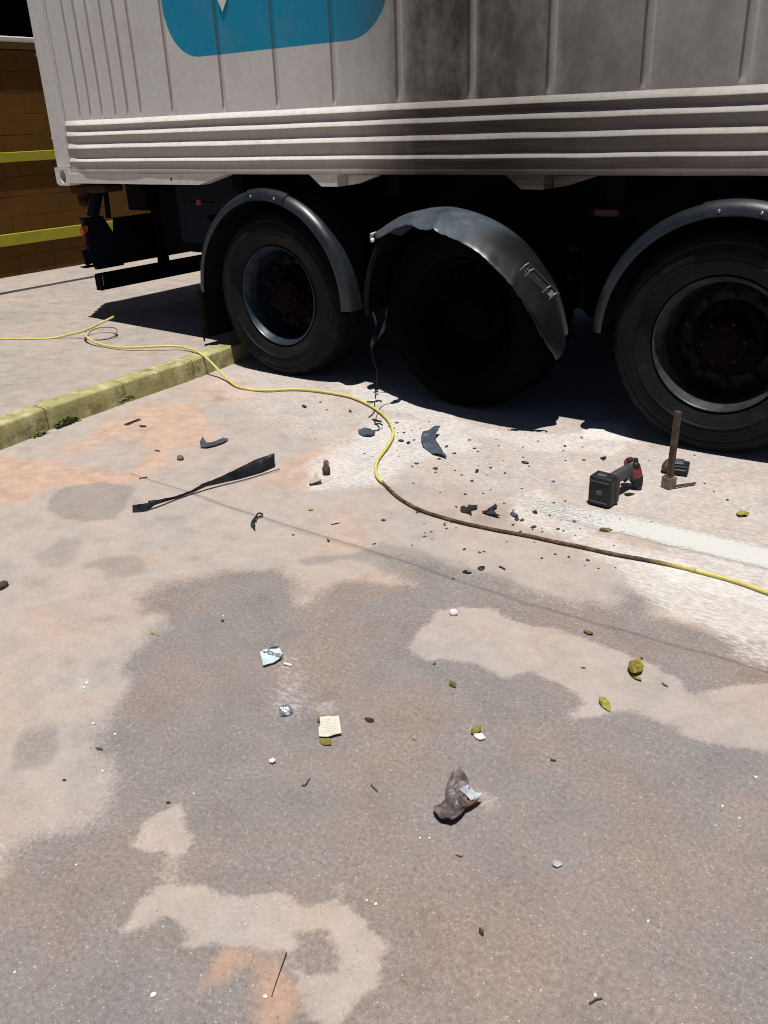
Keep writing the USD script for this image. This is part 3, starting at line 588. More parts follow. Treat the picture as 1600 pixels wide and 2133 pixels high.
# ---------------------------------------------------------------- the refrigerated container
X0, X1, ZT = -3.73, 8.40, 4.02
box_ = thing('shipping_container', 'white container with a blue printed panel, sooty in the middle, on the trailer', 'container', (0, 0, 0))
GROOVES = [(-3.403, .5), (-3.286, .6), (-3.161, .6), (-3.019, .6), (-2.891, .7), (-2.761, .7), (-2.456, .9)] + [(x, 1.) for x in (-2.0025, -1.57, -1.156, -.736, -.313, .101, .542, .948)] + [(1.37 + .42 * k, 1.) for k in range(16)]
def side_panel():
    xs, dep, dirt = [X0 + .165], [0.], [0.]  # dark line in each groove corner: dirt together with painted shade
    for x0, s in GROOVES:
        for dx, dd, ds in ((-.005, 0, .0), (-.0015, .0, .7), (.0005, .9, 1.), (.004, 1., .9), (.0075, .9, .1), (.010 + .014 * s, .45, 0), (.015 + .020 * s, -.35, 0), (.020 + .024 * s, -.3, 0), (.022 + .027 * s, 0, 0)):
            xs.append(x0 + dx); dep.append(dd * (.004 + .005 * s)); dirt.append(ds * (.6 + .4 * s))
    xs.append(X1 - .2); dep.append(0.); dirt.append(0.)
    xs, dep, dirt = map(np.array, (xs, dep, dirt))
    grid = np.arange(X0 + .2, X1 - .2, .07); grid = grid[np.abs(grid[:, None] - xs[None]).min(1) > .012]
    o = np.argsort(np.r_[xs, grid]); AX = np.r_[xs, grid][o]
    D = np.interp(AX, xs, dep); T = np.interp(AX, xs, dirt)
    zs = np.r_[1.525, 1.540, 1.546, 1.572, np.arange(1.62, 3.86, .07), 3.87, 3.90]
    kz = np.interp(zs, [1.525, 1.546, 1.572, 3.85, 3.88, 3.9], [0, 0, 1, 1, 0, 0])
    Y = D[None] * kz[:, None]
    P = np.stack(np.broadcast_arrays(AX[None], Y, zs[:, None]), -1).copy()
    P[..., 1] += (meshkit.fbm(np.stack([P[..., 0] * 2.4, 0 * P[..., 0], P[..., 2] * 1.7], -1), 3, 21) - .5) * .010 * np.clip((P[..., 2] - 1.53) * 8, 0, 1)
    m = grid_mesh(P)
    n = len(AX)
    dm = T[None] * np.clip((zs[:, None] - 1.535) / .03, 0, 1)
    cl = np.zeros(n)
    for x0, s in GROOVES: cl = np.maximum(cl, np.interp(AX, [x0 + .006, x0 + .010, x0 + .020 + .024 * s, x0 + .024 + .028 * s], [0, 1, 1, 0]) * s)
    cm_ = np.repeat(cl[None], len(zs), 0)
    p = obj('side_panel', trimesh.Trimesh(m.vertices, m.faces, process=False), 'container_side', box_, smooth=True)
    primvar(p, 'mask_a', np.stack([dm.reshape(-1), cm_.reshape(-1), 0 * dm.reshape(-1)], 1))
    UsdGeom.Mesh(p).SetNormalsInterpolation('vertex')
side_panel()
# ribbed lower panel: up-facing slopes catch the sun
prof = [(1.5375, .0), (1.535, -.004)]
outs = [-.032, -.046, -.060, -.070]; tops = [1.534, 1.470, 1.391, 1.299]; wid = [.026, .026, .026, .018]
for k in range(4):
    inn = -.004 if k == 0 else outs[k - 1] + .013
    prof += [(tops[k], inn), (tops[k] - wid[k] * .5, inn + (outs[k] - inn) * .62), (tops[k] - wid[k], outs[k]), (tops[k] - wid[k] - .006, outs[k] - .001)]
    if k < 3: prof += [(tops[k + 1] + .022, outs[k] + .013 * .75), (tops[k + 1] + .006, outs[k] + .013)]
prof += [(1.262, -.064), (1.232, -.064), (1.228, -.068), (1.206, -.068), (1.203, -.064), (1.203, .03)]
prof = np.array(prof)
xs = np.r_[np.arange(X0 + .162, X0 + .42, .02), np.arange(X0 + .43, X1 - .2, .09), X1 - .2]
P = np.stack(np.broadcast_arrays(xs[:, None], prof[None, :, 1], prof[None, :, 0]), -1).copy()
P[..., 1:] += ((meshkit.fbm(np.stack([P[..., 0] * 3, P[..., 1] * 0, P[..., 2] * 6], -1), 3, 31) - .5) * .006)[..., None]
fl_ = np.clip((xs - (X0 + .162)) / .22, 0, 1)[:, None]; fl_ = fl_ * fl_ * (3 - 2 * fl_)
P[..., 1] = np.where(P[..., 1] < 0, P[..., 1] * (.38 + .62 * fl_), P[..., 1])
lm = grid_mesh(P[:, ::-1])
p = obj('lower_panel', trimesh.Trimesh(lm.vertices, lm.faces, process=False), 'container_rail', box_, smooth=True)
# undersides: road dirt plus shade painted into the colour; ledges painted lighter
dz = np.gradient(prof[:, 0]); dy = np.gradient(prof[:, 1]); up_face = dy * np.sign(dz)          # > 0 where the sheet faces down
grime_shade = np.where(dy > 0.0005, .75, np.where(dy < -.0005, 0.0, .55)); grime_shade[:2] = 0; grime_shade[-6:] = .6
primvar(p, 'mask_a', np.stack([np.repeat(grime_shade[::-1][None], len(xs), 0).reshape(-1), np.repeat((grime_shade[::-1] < .1)[None] * .55, len(xs), 0).reshape(-1), np.zeros(len(xs) * len(prof))], 1))
# bottom lugs of the rail
def lug(x0, x1, x2, x3, z=1.140):
    return plate([(x0, 1.2025), (x1, z), (x2, z), (x3, 1.2025)], -.062, .03)
obj('bottom_rail', plate([(X0 + .165, 1.2025), (X0 + .165, 1.1385), (-2.225, 1.1385), (-1.965, 1.2025)], -.062, .03), 'container_rail', box_, smooth=False)
for lx0 in (-1.305, -.06, 1.19, 2.43, 3.68, 4.93):
    obj('lug', lug(lx0, lx0 + .085, lx0 + .20, lx0 + .205), 'container_rail', box_, smooth=False)
    obj('lug', plate([(lx0 + .209, 1.2025), (lx0 + .209, 1.142), (lx0 + .27, 1.150), (lx0 + .45, 1.2025)], .02, .06), 'container_rail', box_, smooth=False)
obj('drain_hole', B().cyl((-2.472, -.0630, 1.172), (-2.472, -.050, 1.172), .0095), 'char', box_)
# rear corner post and casting
post = B().box((X0, -.030, 1.243), (X0 + .158, .10, 3.93), .006)
post.box((X0 + .135, -.036, 1.243), (X0 + .164, -.028, 3.93), .002)
obj('corner_post', post, 'container_side', box_)
cp = Polygon([(X0 + .002, 1.24), (X0 + .002, 1.135), (X0 + .03, 1.121), (X0 + .15, 1.121), (X0 + .16, 1.135), (X0 + .16, 1.24)])
hole = shapely.affinity.scale(shapely.Point(X0 + .088, 1.182).buffer(1, 24), .034, .046)
cm = trimesh.creation.extrude_polygon(cp.difference(hole), .16, engine='earcut'); v = cm.vertices
cm.vertices = np.stack([v[:, 0], .105 - v[:, 2], v[:, 1]], 1); cm.fix_normals()
obj('corner_casting', cm, 'container_rail', box_, smooth=False)
obj('casting_inside', B().box((X0 + .03, -.005, 1.13), (X0 + .15, .0, 1.235), .001), 'chassis_black', box_)
for z in (1.50, 2.02, 2.62, 3.3):
    h = B().box((X0 - .028, -.012, z - .055), (X0 - .001, .06, z + .055), .006)
    obj('hinge', h, 'container_rail', box_)
    obj('hinge', B().box((X0 - .02, -.026, z - .075), (X0 - .001, .0, z - .06), .003), 'steel_bright', box_)
body = B().box((X0 + .01, .05, 1.205), (X1, 2.43, ZT - .02), .01)
obj('body', body, 'container_side', box_, smooth=False)
obj('top_rail', B().box((X0, -.03, 3.93), (X1, .08, ZT), .01), 'container_side', box_)
obj('arrow_print', plate([(-1.918, 2.047), (-1.873, 2.105), (-1.80, 2.30), (-1.905, 2.30), (-1.946, 2.107)], -.0065, -.0055), 'decal_white', box_, smooth=False)
obj('floor', B().box((X0 + .17, -.0, 1.196), (X1 - .2, 2.43, 1.2035), .002), 'chassis_black', box_, smooth=False)

# ---------------------------------------------------------------- the trailer
trl = thing('semi_trailer', 'dark three-axle trailer with black mudguards, the middle one torn loose', 'trailer')
for y in (.72, 1.72):
    b = B().box((X0 + .05, y - .07, 1.165), (X1, y + .07, 1.193)).box((X0 + .05, y - .07, .80), (X1, y + .07, .825)).box((X0 + .05, y - .008, .825), (X1, y + .008, 1.165), .002)
    obj('main_beam', b, 'chassis_black', trl)
for x in (-3.3, -2.25, -1.0, .35, 1.7, 3.5, 5.2, 7.0):
    obj('cross_member', B().box((x - .05, .30, 1.06), (x + .05, 2.14, 1.19)), 'chassis_black', trl)
# rear frame: cross plate, lamp bracket, underrun bar
obj('rear_cross_plate', plate_x([(.30, .52), (2.2, .52), (2.2, .86), (.36, .86)], X0 + .02, X0 + .06), 'chassis_black', trl, smooth=False)
obj('rear_cross_plate', B().box((X0 + .02, .52, .9), (X0 + .25, 1.95, 1.19)), 'chassis_black', trl)
br = B().add(plate_x([(.165, .875), (.275, .882), (.40, .665), (.40, .50), (.15, .50), (.105, .68)], X0 - .02, X0 + .014))
br.box((X0 - .035, .10, .868), (X0 + .012, .285, .880), .002)
obj('lamp_bracket', br, 'chassis_navy', trl, smooth=False)
obj('bracket_strut', B().bar((X0 - .005, .20, .88), (X0 + .02, .285, 1.10), .05, .085), 'chassis_navy', trl)
obj('bracket_strut', B().bar((X0 + .01, .33, .86), (X0 + .02, .34, 1.12), .03, .03), 'chassis_black', trl)
lb = obj('rear_lamp', B().box((X0 - .055, .115, .735), (X0 - .022, .215, .875), .01), 'lamp_dark', trl)
obj('lens', B().cyl((X0 - .03, .10, .785), (X0 - .03, .114, .785), .026), 'lamp_orange', lb)
obj('rear_lamp', B().cyl((X0 - .012, .128, .80), (X0 - .03, .132, .80), .024), 'lamp_orange', trl)
sk = B().add(plate_x([(.065, .645), (.16, .66), (.18, .555), (.085, .535)], X0 - .035, X0 - .020)).box((X0 - .06, .05, .525), (X0 + .02, .22, .533), .002)
obj('bracket_foot', sk, 'chassis_navy', trl, smooth=False)
ub = B().box((X0 + .012, .12, .462), (X0 + .115, 2.33, .474), .002).box((X0 + .012, .12, .36), (X0 + .115, 2.33, .372), .002).box((X0 + .1, .12, .372), (X0 + .112, 2.33, .462), .002).box((X0 + .03, .10, .355), (X0 + .10, .122, .47), .002)
obj('underrun_bar', ub, 'chassis_black', trl)
for y in (.75, 1.70): obj('underrun_bar_post', B().box((X0 + .04, y - .04, .47), (X0 + .1, y + .04, 1.17)), 'chassis_black', trl)
obj('twist_lock', B().box((X0 + .03, .015, 1.055), (X0 + .20, .17, 1.118), .012).box((X0 + .05, .05, 1.00), (X0 + .14, .15, 1.06), .015).ball((X0 + .115, .06, 1.0), .036), 'rust', trl)
obj('twist_lock', B().box((X0 + .19, .03, 1.07), (X0 + .42, .20, 1.118), .01), 'rust', trl)
# side box and rails
obj('side_box', B().box((-3.02, .42, .70), (-2.36, 2.1, 1.16), .01), 'chassis_navy', trl)
obj('side_box', B().box((-3.46, .62, .60), (-2.40, 2.2, 1.05), .01), 'chassis_black', trl)
for x, z, m in ((-2.318, 1.03, 'lamp_red'), (.43, 1.04, 'lamp_dark'), (3.0, 1.04, 'lamp_dark')):
    w = .022 if m == 'lamp_red' else .06
    obj('side_marker', B().box((x - w, .0, z - .017), (x + w, .02, z + .017), .006), m, trl)
    obj('marker_bracket', B().box((x - .1, .02, z - .006), (x + .1, .05, z + .006), .002), 'chassis_black', trl)

WX, HZ = [-1.65, -.315, 1.02], .497
def ring_text(word, r, y, a0, h, side_=-1):
    m = meshkit.text_mesh(word, h, .0035, True); v = np.array(m.vertices)
    # bend: +x runs along the circle, +y towards the hub side
    m = m.subdivide().subdivide(); v = np.array(m.vertices)
    th = a0 + v[:, 0] / r; rr = r - h / 2 + v[:, 1] * 1.0
    rr = r + h / 2 - v[:, 1]
    m.vertices = np.stack([-rr * np.cos(th), y - v[:, 2] + .0005, -rr * np.sin(th)], 1)
    m.fix_normals(); return m
def tyre_mesh(seg=144):
    pr = [(.285, .235), (.30, .285), (.36, .305), (.44, .312), (.475, .30), (.492, .28), (.497, .255)]
    for y in (.225, .165, .105, .045):      # grooves between the tread ribs
        pr += [(.500, y + .012), (.488, y + .008), (.488, y - .004), (.502, y - .008)]
    pr += [(.503, .012), (.499, -.012), (.489, -.034), (.470, -.050), (.462, -.053), (.458, -.060), (.446, -.064), (.442, -.062), (.415, -.074), (.395, -.076), (.380, -.073), (.376, -.076), (.370, -.0745), (.366, -.068), (.345, -.057), (.326, -.046), (.312, -.039), (.303, -.02), (.285, .0)]
    p = np.array(pr)
    def mod(a, q):
        w = (np.floor(a / (2 * np.pi) * 48) % 2)[:, None] * 1.0
        sh = np.exp(-((q[:, 1] + .020) / .016) ** 2) * (q[:, 0] > .48)
        sh2 = np.exp(-((q[:, 1] - .28) / .02) ** 2) * (q[:, 0] > .48)
        return -w * (sh + sh2)[None] * .010
    return revolve_y(p, seg, mod)
def wheel(i, x, detail=True, rimmat='rim_paint', flip=False):
    S = -1 if flip else 1; base = 2.44 if flip else 0.0
    T = np.eye(4); T[1, 1] = S; T[:3, 3] = (x, base, HZ)
    def put(name, m, mt, parent, smooth=30):
        m = m.mesh() if isinstance(m, B) else m.copy(); m.apply_transform(rotm(.35 * i + .2, [0, 1, 0])) ; m.apply_transform(T)
        if flip: m.invert()
        return obj(name, m, mt, parent, smooth)
    x_ = UsdGeom.Xform.Define(stage, numbered(str(trl.GetPath()) + '/wheel')).GetPrim()
    burnt = i == 1 and not flip
    tmesh = tyre_mesh(); tmesh.apply_transform(rotm(.35 * i + .2, [0, 1, 0]))
    v = tmesh.vertices; q = np.clip((-.42 - v[:, 2]) / .07, 0, 1) * np.exp(-(v[:, 0] / .16) ** 2)         # the tyre spreads where it bears on the ground
    v[:, 1] += np.sign(v[:, 1] - .125) * .010 * q; v[:, 2] = np.maximum(v[:, 2], -HZ + .003); tmesh.vertices = v
    tmesh.apply_transform(rotm(-(.35 * i + .2), [0, 1, 0]))
    ty = put('tyre', tmesh, 'rubber_burnt' if burnt else 'rubber', x_, 25)
    rim = [(.300, .24), (.292, .25), (.285, .235), (.283, .052), (.270, .052), (.268, .08), (.262, .10), (.258, .15), (.250, .168)]
    put('rim', revolve_y(rim, 96), rimmat, x_, 35)
    lip = [(.284, .049), (.283, .0), (.290, -.014), (.300, -.022), (.304, -.033), (.302, -.041), (.296, -.043), (.291, -.036), (.287, -.020), (.279, -.008), (.273, .015), (.270, .049)]
    put('rim_lip', revolve_y(lip, 96), 'rim_lip' if i == 2 else ('rim_lip_dark' if i == 0 else rimmat), x_, 40)
    disc = [(.252, .166), (.235, .150), (.205, .136), (.176, .134), (.176, .15), (.21, .152), (.252, .18)]
    put('disc', revolve_y(disc, 64), rimmat if i == 2 or burnt else 'rim_dark', x_, 35)
    if detail:
        for k in range(10):
            a = k * 2 * np.pi / 10
            c = np.array([math.cos(a) * .2, 0, math.sin(a) * .2])
            nb = B().cyl(c + [0, .136, 0], c + [0, .106, 0], .019, 6).cyl(c + [0, .108, 0], c + [0, .092, 0], .011, 12)
            put('wheel_nut', nb, 'hub_burnt' if burnt else 'nut_metal', x_, 30)
            a += np.pi / 10; c = np.array([math.cos(a) * .232, .1485, math.sin(a) * .232])
            hb = B().add(trimesh.creation.cylinder(.017, .008, sections=16), c, rotm(np.pi / 2, [1, 0, 0])); put('hand_hole', hb, 'chassis_black', x_, 30)
    hub = [(.172, .16), (.172, .118), (.150, .100), (.120, .094), (.112, .06), (.10, .03), (.085, .022), (.078, .012), (.04, .006), (.0, .005)]
    put('hub', revolve_y(hub, 48), 'hub_burnt' if burnt else 'hub_rust', x_, 30)
    if detail and not flip:
        ca = B()
        for k in range(6):
            a = k * np.pi / 3; c = np.array([math.cos(a) * .094, .025, math.sin(a) * .094]); ca.cyl(c + [0, .01, 0], c - [0, .012, 0], .008, 6)
        put('cap_bolt', ca, 'hub_burnt' if burnt else 'nut_metal', x_)
    put('brake_drum', revolve_y([(.0, .17), (.205, .17), (.212, .2), (.212, .40), (.0, .40)], 48), 'chassis_black', x_, 30)
    return x_
for i, x in enumerate(WX):
    w = wheel(i, x, True, 'rim_dark' if i == 0 else ('rim_paint' if i == 2 else 'hub_burnt'))
    if i == 0:
        m = ring_text('DUNLOP', .412, -.0745, .62, .044); m.apply_translation((x, 0, HZ)); obj('lettering', m, 'rubber', w, False)
    wheel(i, x, False, 'rim_dark', flip=True)
    obj('axle', B().cyl((x, .3, HZ), (x, 2.14, HZ), .07), 'chassis_black', trl)
    for y in (.72, 1.72):
        ar = B(); ar.bar((x - .5, y, .72), (x + .12, y, .42), .09, .10).box((x - .58, y - .06, .6), (x - .46, y + .06, .82)).cyl((x + .22, y, .44), (x + .22, y, .8), .11)
        obj('suspension_arm', ar, 'chassis_black', trl)
    for y in (.55, 1.9): obj('brake_chamber', B().cyl((x - .1, y, .62), (x - .34, y, .62), .085), 'chassis_black', trl)

# mudguards
def arch(cx, cz, R, a0, a1, n=60, grow=0.0, y_out=-.095, wob=0.0):
    cs = np.array([(.34, -.004), (.30, 0), (-.02, 0), (-.052, -.006), (-.076, -.020), (-.090, -.040), (-.0925, -.064), (-.0895, -.066), (-.086, -.042), (-.072, -.024), (-.05, -.010), (-.02, -.005), (.30, -.005), (.34, -.009)])
    A = np.radians(np.linspace(a0, a1, n)); P = []
    for a in A:
        r = R + cs[:, 1] * (1.0) + grow; y = cs[:, 0] + (y_out + .0925)
        y = np.where(cs[:, 0] < 0, y - grow, y)
        P.append(np.stack([cx + r * math.cos(a), y, cz + r * math.sin(a)], 1))
    P = np.array(P)
    if wob: P += ((meshkit.fbm(P * 5, 3, 17) - .5) * wob)[..., None]
    m = grid_mesh(P, closed_v=True); v, f = list(m.vertices), list(m.faces); k = len(cs)
    for row in (0, n - 1):
        for i in range(1, k // 2):      # close the cut ends strip by strip
            a_, b_, c_, d_ = row * k + i - 1, row * k + i, row * k + k - 1 - i, row * k + k - i
            f += [[a_, b_, c_], [a_, c_, d_]] if row == 0 else [[a_, c_, b_], [a_, d_, c_]]
    return trimesh.Trimesh(np.array(v), np.array(f), process=False)
f1 = obj('mudguard', arch(-1.68, .486, .640, -2, 180, 70, wob=.006), 'fender_plastic', trl, smooth=50)
obj('joint_sleeve', arch(-1.68, .486, .640, 72, 101, 18, grow=.006), 'fender_plastic', f1, smooth=50)
for a in (78, 96):
    c = np.array([-1.68 + .60 * math.cos(math.radians(a)), -.099, .486 + .60 * math.sin(math.radians(a))]); obj('rivet', B().ball(c, .008, 1), 'steel_bright', f1)
fl = B().box((-2.326, -.085, .17), (-2.318, .33, .49), .002).box((-2.33, -.09, .15), (-2.322, -.078, .50), .002)
obj('mud_flap', fl, 'flap_rubber', trl)
f3 = obj('mudguard', arch(1.035, .50, .615, -4, 179, 70, wob=.007), 'fender_plastic', trl, smooth=50)
obj('joint_sleeve', arch(1.035, .50, .615, 74, 104, 18, grow=.006), 'fender_plastic', f3, smooth=50)
for a in (80, 97):
    c = np.array([1.035 + .575 * math.cos(math.radians(a)), -.099, .50 + .575 * math.sin(math.radians(a))]); obj('rivet', B().ball(c, .008, 1), 'steel_bright', f3)

# the middle mudguard: torn off its bracket, tipped outwards over the wheel
OUT = [(783, 496, -.11), (800, 489, -.15), (815, 480, -.19), (830, 472, -.22), (845, 468, -.25), (858, 467, -.265), (868, 471, -.275), (880, 475, -.28), (893, 476, -.285), (903, 473, -.29), (910, 482, -.295), (935, 493, -.30), (965, 505, -.31), (990, 520, -.315), (1015, 541, -.315), (1040, 566, -.31), (1065, 592, -.305), (1088, 622, -.29), (1108, 655, -.275), (1125, 690, -.25), (1143, 722, -.18), (1160, 750, -.12)]
BACK = [(786, 486, -.07), (802, 474, -.06), (820, 461, -.05), (836, 451, -.04), (853, 443, -.03), (868, 438, -.03), (885, 434, -.03), (903, 431, -.03), (922, 429, -.03), (942, 429, -.03), (960, 431, -.03), (982, 436, -.03), (1005, 443, -.03), (1030, 454, -.03), (1055, 469, -.03), (1080, 488, -.03), (1103, 511, -.03), (1124, 538, -.035), (1143, 571, -.04), (1158, 608, -.045), (1172, 660, -.05), (1181, 722, -.06)]
O = np.array([side(*q) for q in OUT]); K = np.array([side(*q) for q in BACK])
def torn(O, K):
    from scipy.ndimage import gaussian_filter1d
    cx, cz = -.315, .48
    K = gaussian_filter1d(K, 1.0, axis=0, mode='nearest')
    rows = []
    for o, k in zip(O, K):
        r = k - np.array([cx, k[1], cz]); r /= np.linalg.norm(r)
        pts = [k + np.array([0, .14, 0]) - r * .05, k + np.array([0, .06, 0]) - r * .012]
        for t in (0, .25, .5, .75, .92, 1.0):
            pts.append(k * (1 - t) + o * t + r * (.022 * math.sin(math.pi * t) - 0.0))
        rows.append(pts)
    P = np.array(rows)                                                        # (n, 8, 3)
    from scipy.interpolate import CubicSpline
    t = np.arange(len(P)); tt = np.linspace(0, len(P) - 1, 110)
    P = np.stack([CubicSpline(t, P[:, j])(tt) if j < 5 else np.stack([np.interp(tt, t, P[:, j, c]) for c in range(3)], 1) for j in range(8)], 1)
    P += ((meshkit.fbm(P * 5, 2, 41) - .5) * .012)[..., None] * np.array([.3, 1, 1])
    P[:, -1] += (meshkit.fbm(P[:, -1] * 40, 2, 5) - .5)[:, None] * .010
    n = np.cross(np.gradient(P, axis=0), np.gradient(P, axis=1)); n /= np.linalg.norm(n, axis=2, keepdims=True) + 1e-9
    c = np.array([cx, .2, cz]); s = np.sign(((P - c) * n).sum(2).mean()); Q = P - n * s * .005
    L = np.concatenate([P, Q[:, ::-1]], 1)
    m = grid_mesh(L, closed_v=True); f0 = m.faces.copy()
    if trimesh.Trimesh(m.vertices, m.faces).volume < 0: f0 = f0[:, ::-1]
    u = np.linspace(0, 1, L.shape[0])[:, None] * np.ones((1, L.shape[1])); w = np.r_[0, 0, 0, .25, .5, .75, .92, 1.][None]
    burn = np.clip((u - .52 + .12 * (np.concatenate([w, w[:, ::-1]], 1) - .5)) / .22, 0, 1)  # lower end darker: charring plus shade put into the colour
    return trimesh.Trimesh(m.vertices, f0, process=False), burn.reshape(-1)
tm_, burn_ = torn(O, K)
f2 = obj('mudguard', tm_, 'torn_plastic', trl, smooth=True, label='torn grey mudguard tipped outwards over the middle wheel')
primvar(f2, 'mask_a', np.repeat(burn_[:, None], 3, 1))
leg = arch(-.30, .50, .665, 139, 184, 30, wob=.01)
obj('mudguard_stub', leg, 'fender_inside', trl, smooth=50)
# bracket with clamps on the loose mudguard, and the clamp of the stub
a_, b_ = side(1092, 562, -.315), side(1152, 622, -.235)
n_ = np.cross(b_ - a_, [0, 1, .2]); d_ = (b_ - a_) / np.linalg.norm(b_ - a_)
off = np.array([.010, -.018, .016])
obj('bracket_rod', B().cyl(a_ + off, b_ + off, .013).cyl(a_ + off * .2 + [0.03, 0, .02], b_ + off * .2 + [.03, 0, .02], .007), 'char', f2)
cl = B()
for q in (a_, a_ + d_ * .035, b_ - d_ * .045, b_):
    u1 = np.array([.017, .008, .016]); cl.tube([q + off - u1, q + off - u1 * .4 + [0, -.018, 0], q + off + u1 * .4 + [0, -.018, 0], q + off + u1], .0038, 8)
cl.cyl(b_ + off - d_ * .01, b_ + off - d_ * .030, .016, 6).cyl(a_ + off + d_ * .01, a_ + off + d_ * .026, .014, 6)
obj('bracket_clamp', cl, 'steel_bright', f2)
s_ = side(778, 490, -.11)
obj('stub_clamp', B().tube([s_ + [-.02, 0, -.01], s_ + [0, -.02, .008], s_ + [.02, 0, .016]], .006).box(s_ + [-.012, -.022, -.014], s_ + [.012, .0, .010], .004), 'steel_bright', trl)
obj('reflector', B().ball(s_ + [.004, -.016, -.022], .012, 2), 'stone_white', trl)
for px, py, Y in ((792, 466, .03), (706, 468, .03), (1191, 516, .0), (1188, 575, .02), (437, 455, .06)):
    c = side(px, py, Y); obj('bracket_tube', B().cyl(c, c + [0, .5, 0], .019).ball(c, .019, 2), 'chassis_black', trl)
# melted strips hanging down to the ground
def ribbon(pts, widths, th=.004, seed=1, n=50):
    P = spline(pts, n); W = np.interp(np.linspace(0, 1, n), np.linspace(0, 1, len(widths)), widths)
    W = W * (.75 + .5 * meshkit.noise(np.c_[np.arange(n) * .35, np.zeros(n), np.zeros(n)], seed))
    tw = np.cumsum((meshkit.noise(np.c_[np.arange(n) * .2, np.ones(n), np.zeros(n)], seed) - .5) * .4)
    T = np.gradient(P, axis=0); T /= np.linalg.norm(T, axis=1, keepdims=True)
    N = np.cross(T, [0.3, 1, 0.1]); N /= np.linalg.norm(N, axis=1, keepdims=True); Bn = np.cross(T, N)
    D = N * np.cos(tw)[:, None] + Bn * np.sin(tw)[:, None]; E_ = np.cross(T, D)
    ring = [P + D * W[:, None], P + E_ * th, P - D * W[:, None], P - E_ * th]
    m = grid_mesh(np.stack(ring, 1), closed_v=True); m.fix_normals(); return m
g0 = at(783, 832)
obj('melted_strip', ribbon([side(776, 650, -.09), side(783, 680, -.09), side(779, 706, -.09), side(776, 740, -.095), side(786, 778, -.10), side(784, 806, -.105), g0 + [0, 0, .004]], [.010, .018, .014, .004, .006, .004, .003], seed=3), 'char_gloss', trl, smooth=60)
obj('melted_strip', ribbon([side(806, 640, -.07), side(802, 668, -.08), side(796, 690, -.09), side(786, 706, -.09)], [.006, .012, .008, .003], seed=6), 'char_gloss', trl, smooth=60)
for x in (4.9,):
    obj('landing_leg', B().box((x, .35, .25), (x + .12, .47, 1.0)).box((x - .1, .3, .0), (x + .22, .52, .05)).box((x, 1.97, .25), (x + .12, 2.09, 1.0)).box((x - .1, 1.92, .0), (x + .22, 2.14, .05)), 'chassis_black', trl)
# ---------------------------------------------------------------- small things lying on the ground
def crumb_tag(x, y):
    if x < 770: return 'tiny dark charred crumb lying on the dust left of the bend in the hose', 'charred crumbs left of the bend in the hose'
    if x > 1140: return 'tiny black charred crumb on the bright ground around the power tool and the white line', 'charred crumbs around the tools'
    if y > 1030: return 'tiny black charred crumb lying close along the scorched length of the hose', 'charred crumbs along the scorched hose'
    return 'tiny black charred crumb on the powder between hose bend and power tool', 'charred crumbs on the powder right of the hose'
def surf_z(x, y):
    return PAVE_Z(x) if x < KERB(y) - .12 else (.121 if x < KERB(y) - .01 else ground_z(x, y))
def on(px, py, h=0.0):
    z = 0.0
    for _ in range(4):
        P = at(px, py, z + h); z = surf_z(P[0], P[1])
    return at(px, py, z + h)
# the yellow hose
HR = .0075
def hp(px, py, h=0.0): return on(px, py, HR + h)
cl_ = at(206, 675, PAVE_Z(-3.7) + .085); dv = ray(206, 675); dv /= np.linalg.norm(dv)
uv_ = at(236, 660, cl_[2] + .045) - at(176, 690, cl_[2] - .045)
dep = np.linalg.norm(cl_ - CAM) / np.linalg.norm(ray(206, 675))
uv_ = (RT * 30 / F + UP * 15 / F) * dep
loop = [cl_ + uv_ * math.cos(a) + dv * .125 * math.sin(a) for a in np.radians([220, 262, 310, 0, 50, 100, 145])]
left_end = cl_ - uv_ * 1.02
strand = [hp(-140, 709), hp(-60, 708), hp(0, 706), hp(40, 706), hp(80, 706), hp(112, 704), hp(140, 698, .015)] + loop + [left_end + [0, 0, -.004]] + [hp(180, 701, .04), hp(194, 711, .022), hp(222, 720, .010), hp(260, 724, .012), hp(300, 723, .018), hp(340, 721, .022), hp(375, 722, .016), at(402, 729, .135), at(424, 741, .125), at(438, 753, .098), at(456, 772, .052), at(476, 791, .022), at(497, 806, .010), hp(525, 812)]
strand += [hp(*q, .004) for q in [(560, 813), (600, 811), (640, 812), (680, 817), (715, 823), (745, 832), (775, 847), (800, 866), (816, 888), (819, 905), (812, 922), (800, 940), (788, 956), (783, 972), (785, 990), (797, 1004)]]
hose = thing('hose', 'yellow hose snaking from the kerb across the yard, scorched brown along its middle', 'hose')
obj('hose_length', tube_mesh(spline(strand, 420), HR, 12), 'hose_yellow', hose, smooth=60)
burn = [(796, 1003), (810, 1018), (830, 1036), (855, 1052), (885, 1066), (920, 1077), (960, 1088), (1000, 1097), (1050, 1107), (1100, 1116), (1150, 1127), (1200, 1137), (1250, 1148), (1300, 1158), (1350, 1167), (1400, 1177), (1450, 1189)]
P = spline([hp(*q) for q in burn], 220)
rad = .0072 * (.86 + .28 * meshkit.fbm(np.c_[np.arange(220) * .5, np.zeros(220), np.zeros(220)], 3, 2))
bt_ = obj('burnt_length', tube_mesh(P, rad, 12), 'hose_burnt', hose, smooth=True, label='scorched brown length of the hose')
bk = np.interp(np.linspace(0, 1, 220), [0, .02, .05, .84, .965, 1], [.3, .8, 1.1, 1.0, .30, -.1]); bk = np.r_[np.repeat(bk, 12), bk[0], bk[-1]]
primvar(bt_, 'mask_a', np.repeat(bk[:, None], 3, 1))
obj('hose_length', tube_mesh(spline([hp(1450, 1189), hp(1500, 1202), hp(1550, 1217), hp(1600, 1235), hp(1680, 1262), hp(1800, 1300), hp(2100, 1390), hp(2500, 1480), hp(3200, 1560)], 140), HR, 12), 'hose_yellow', hose, smooth=60)
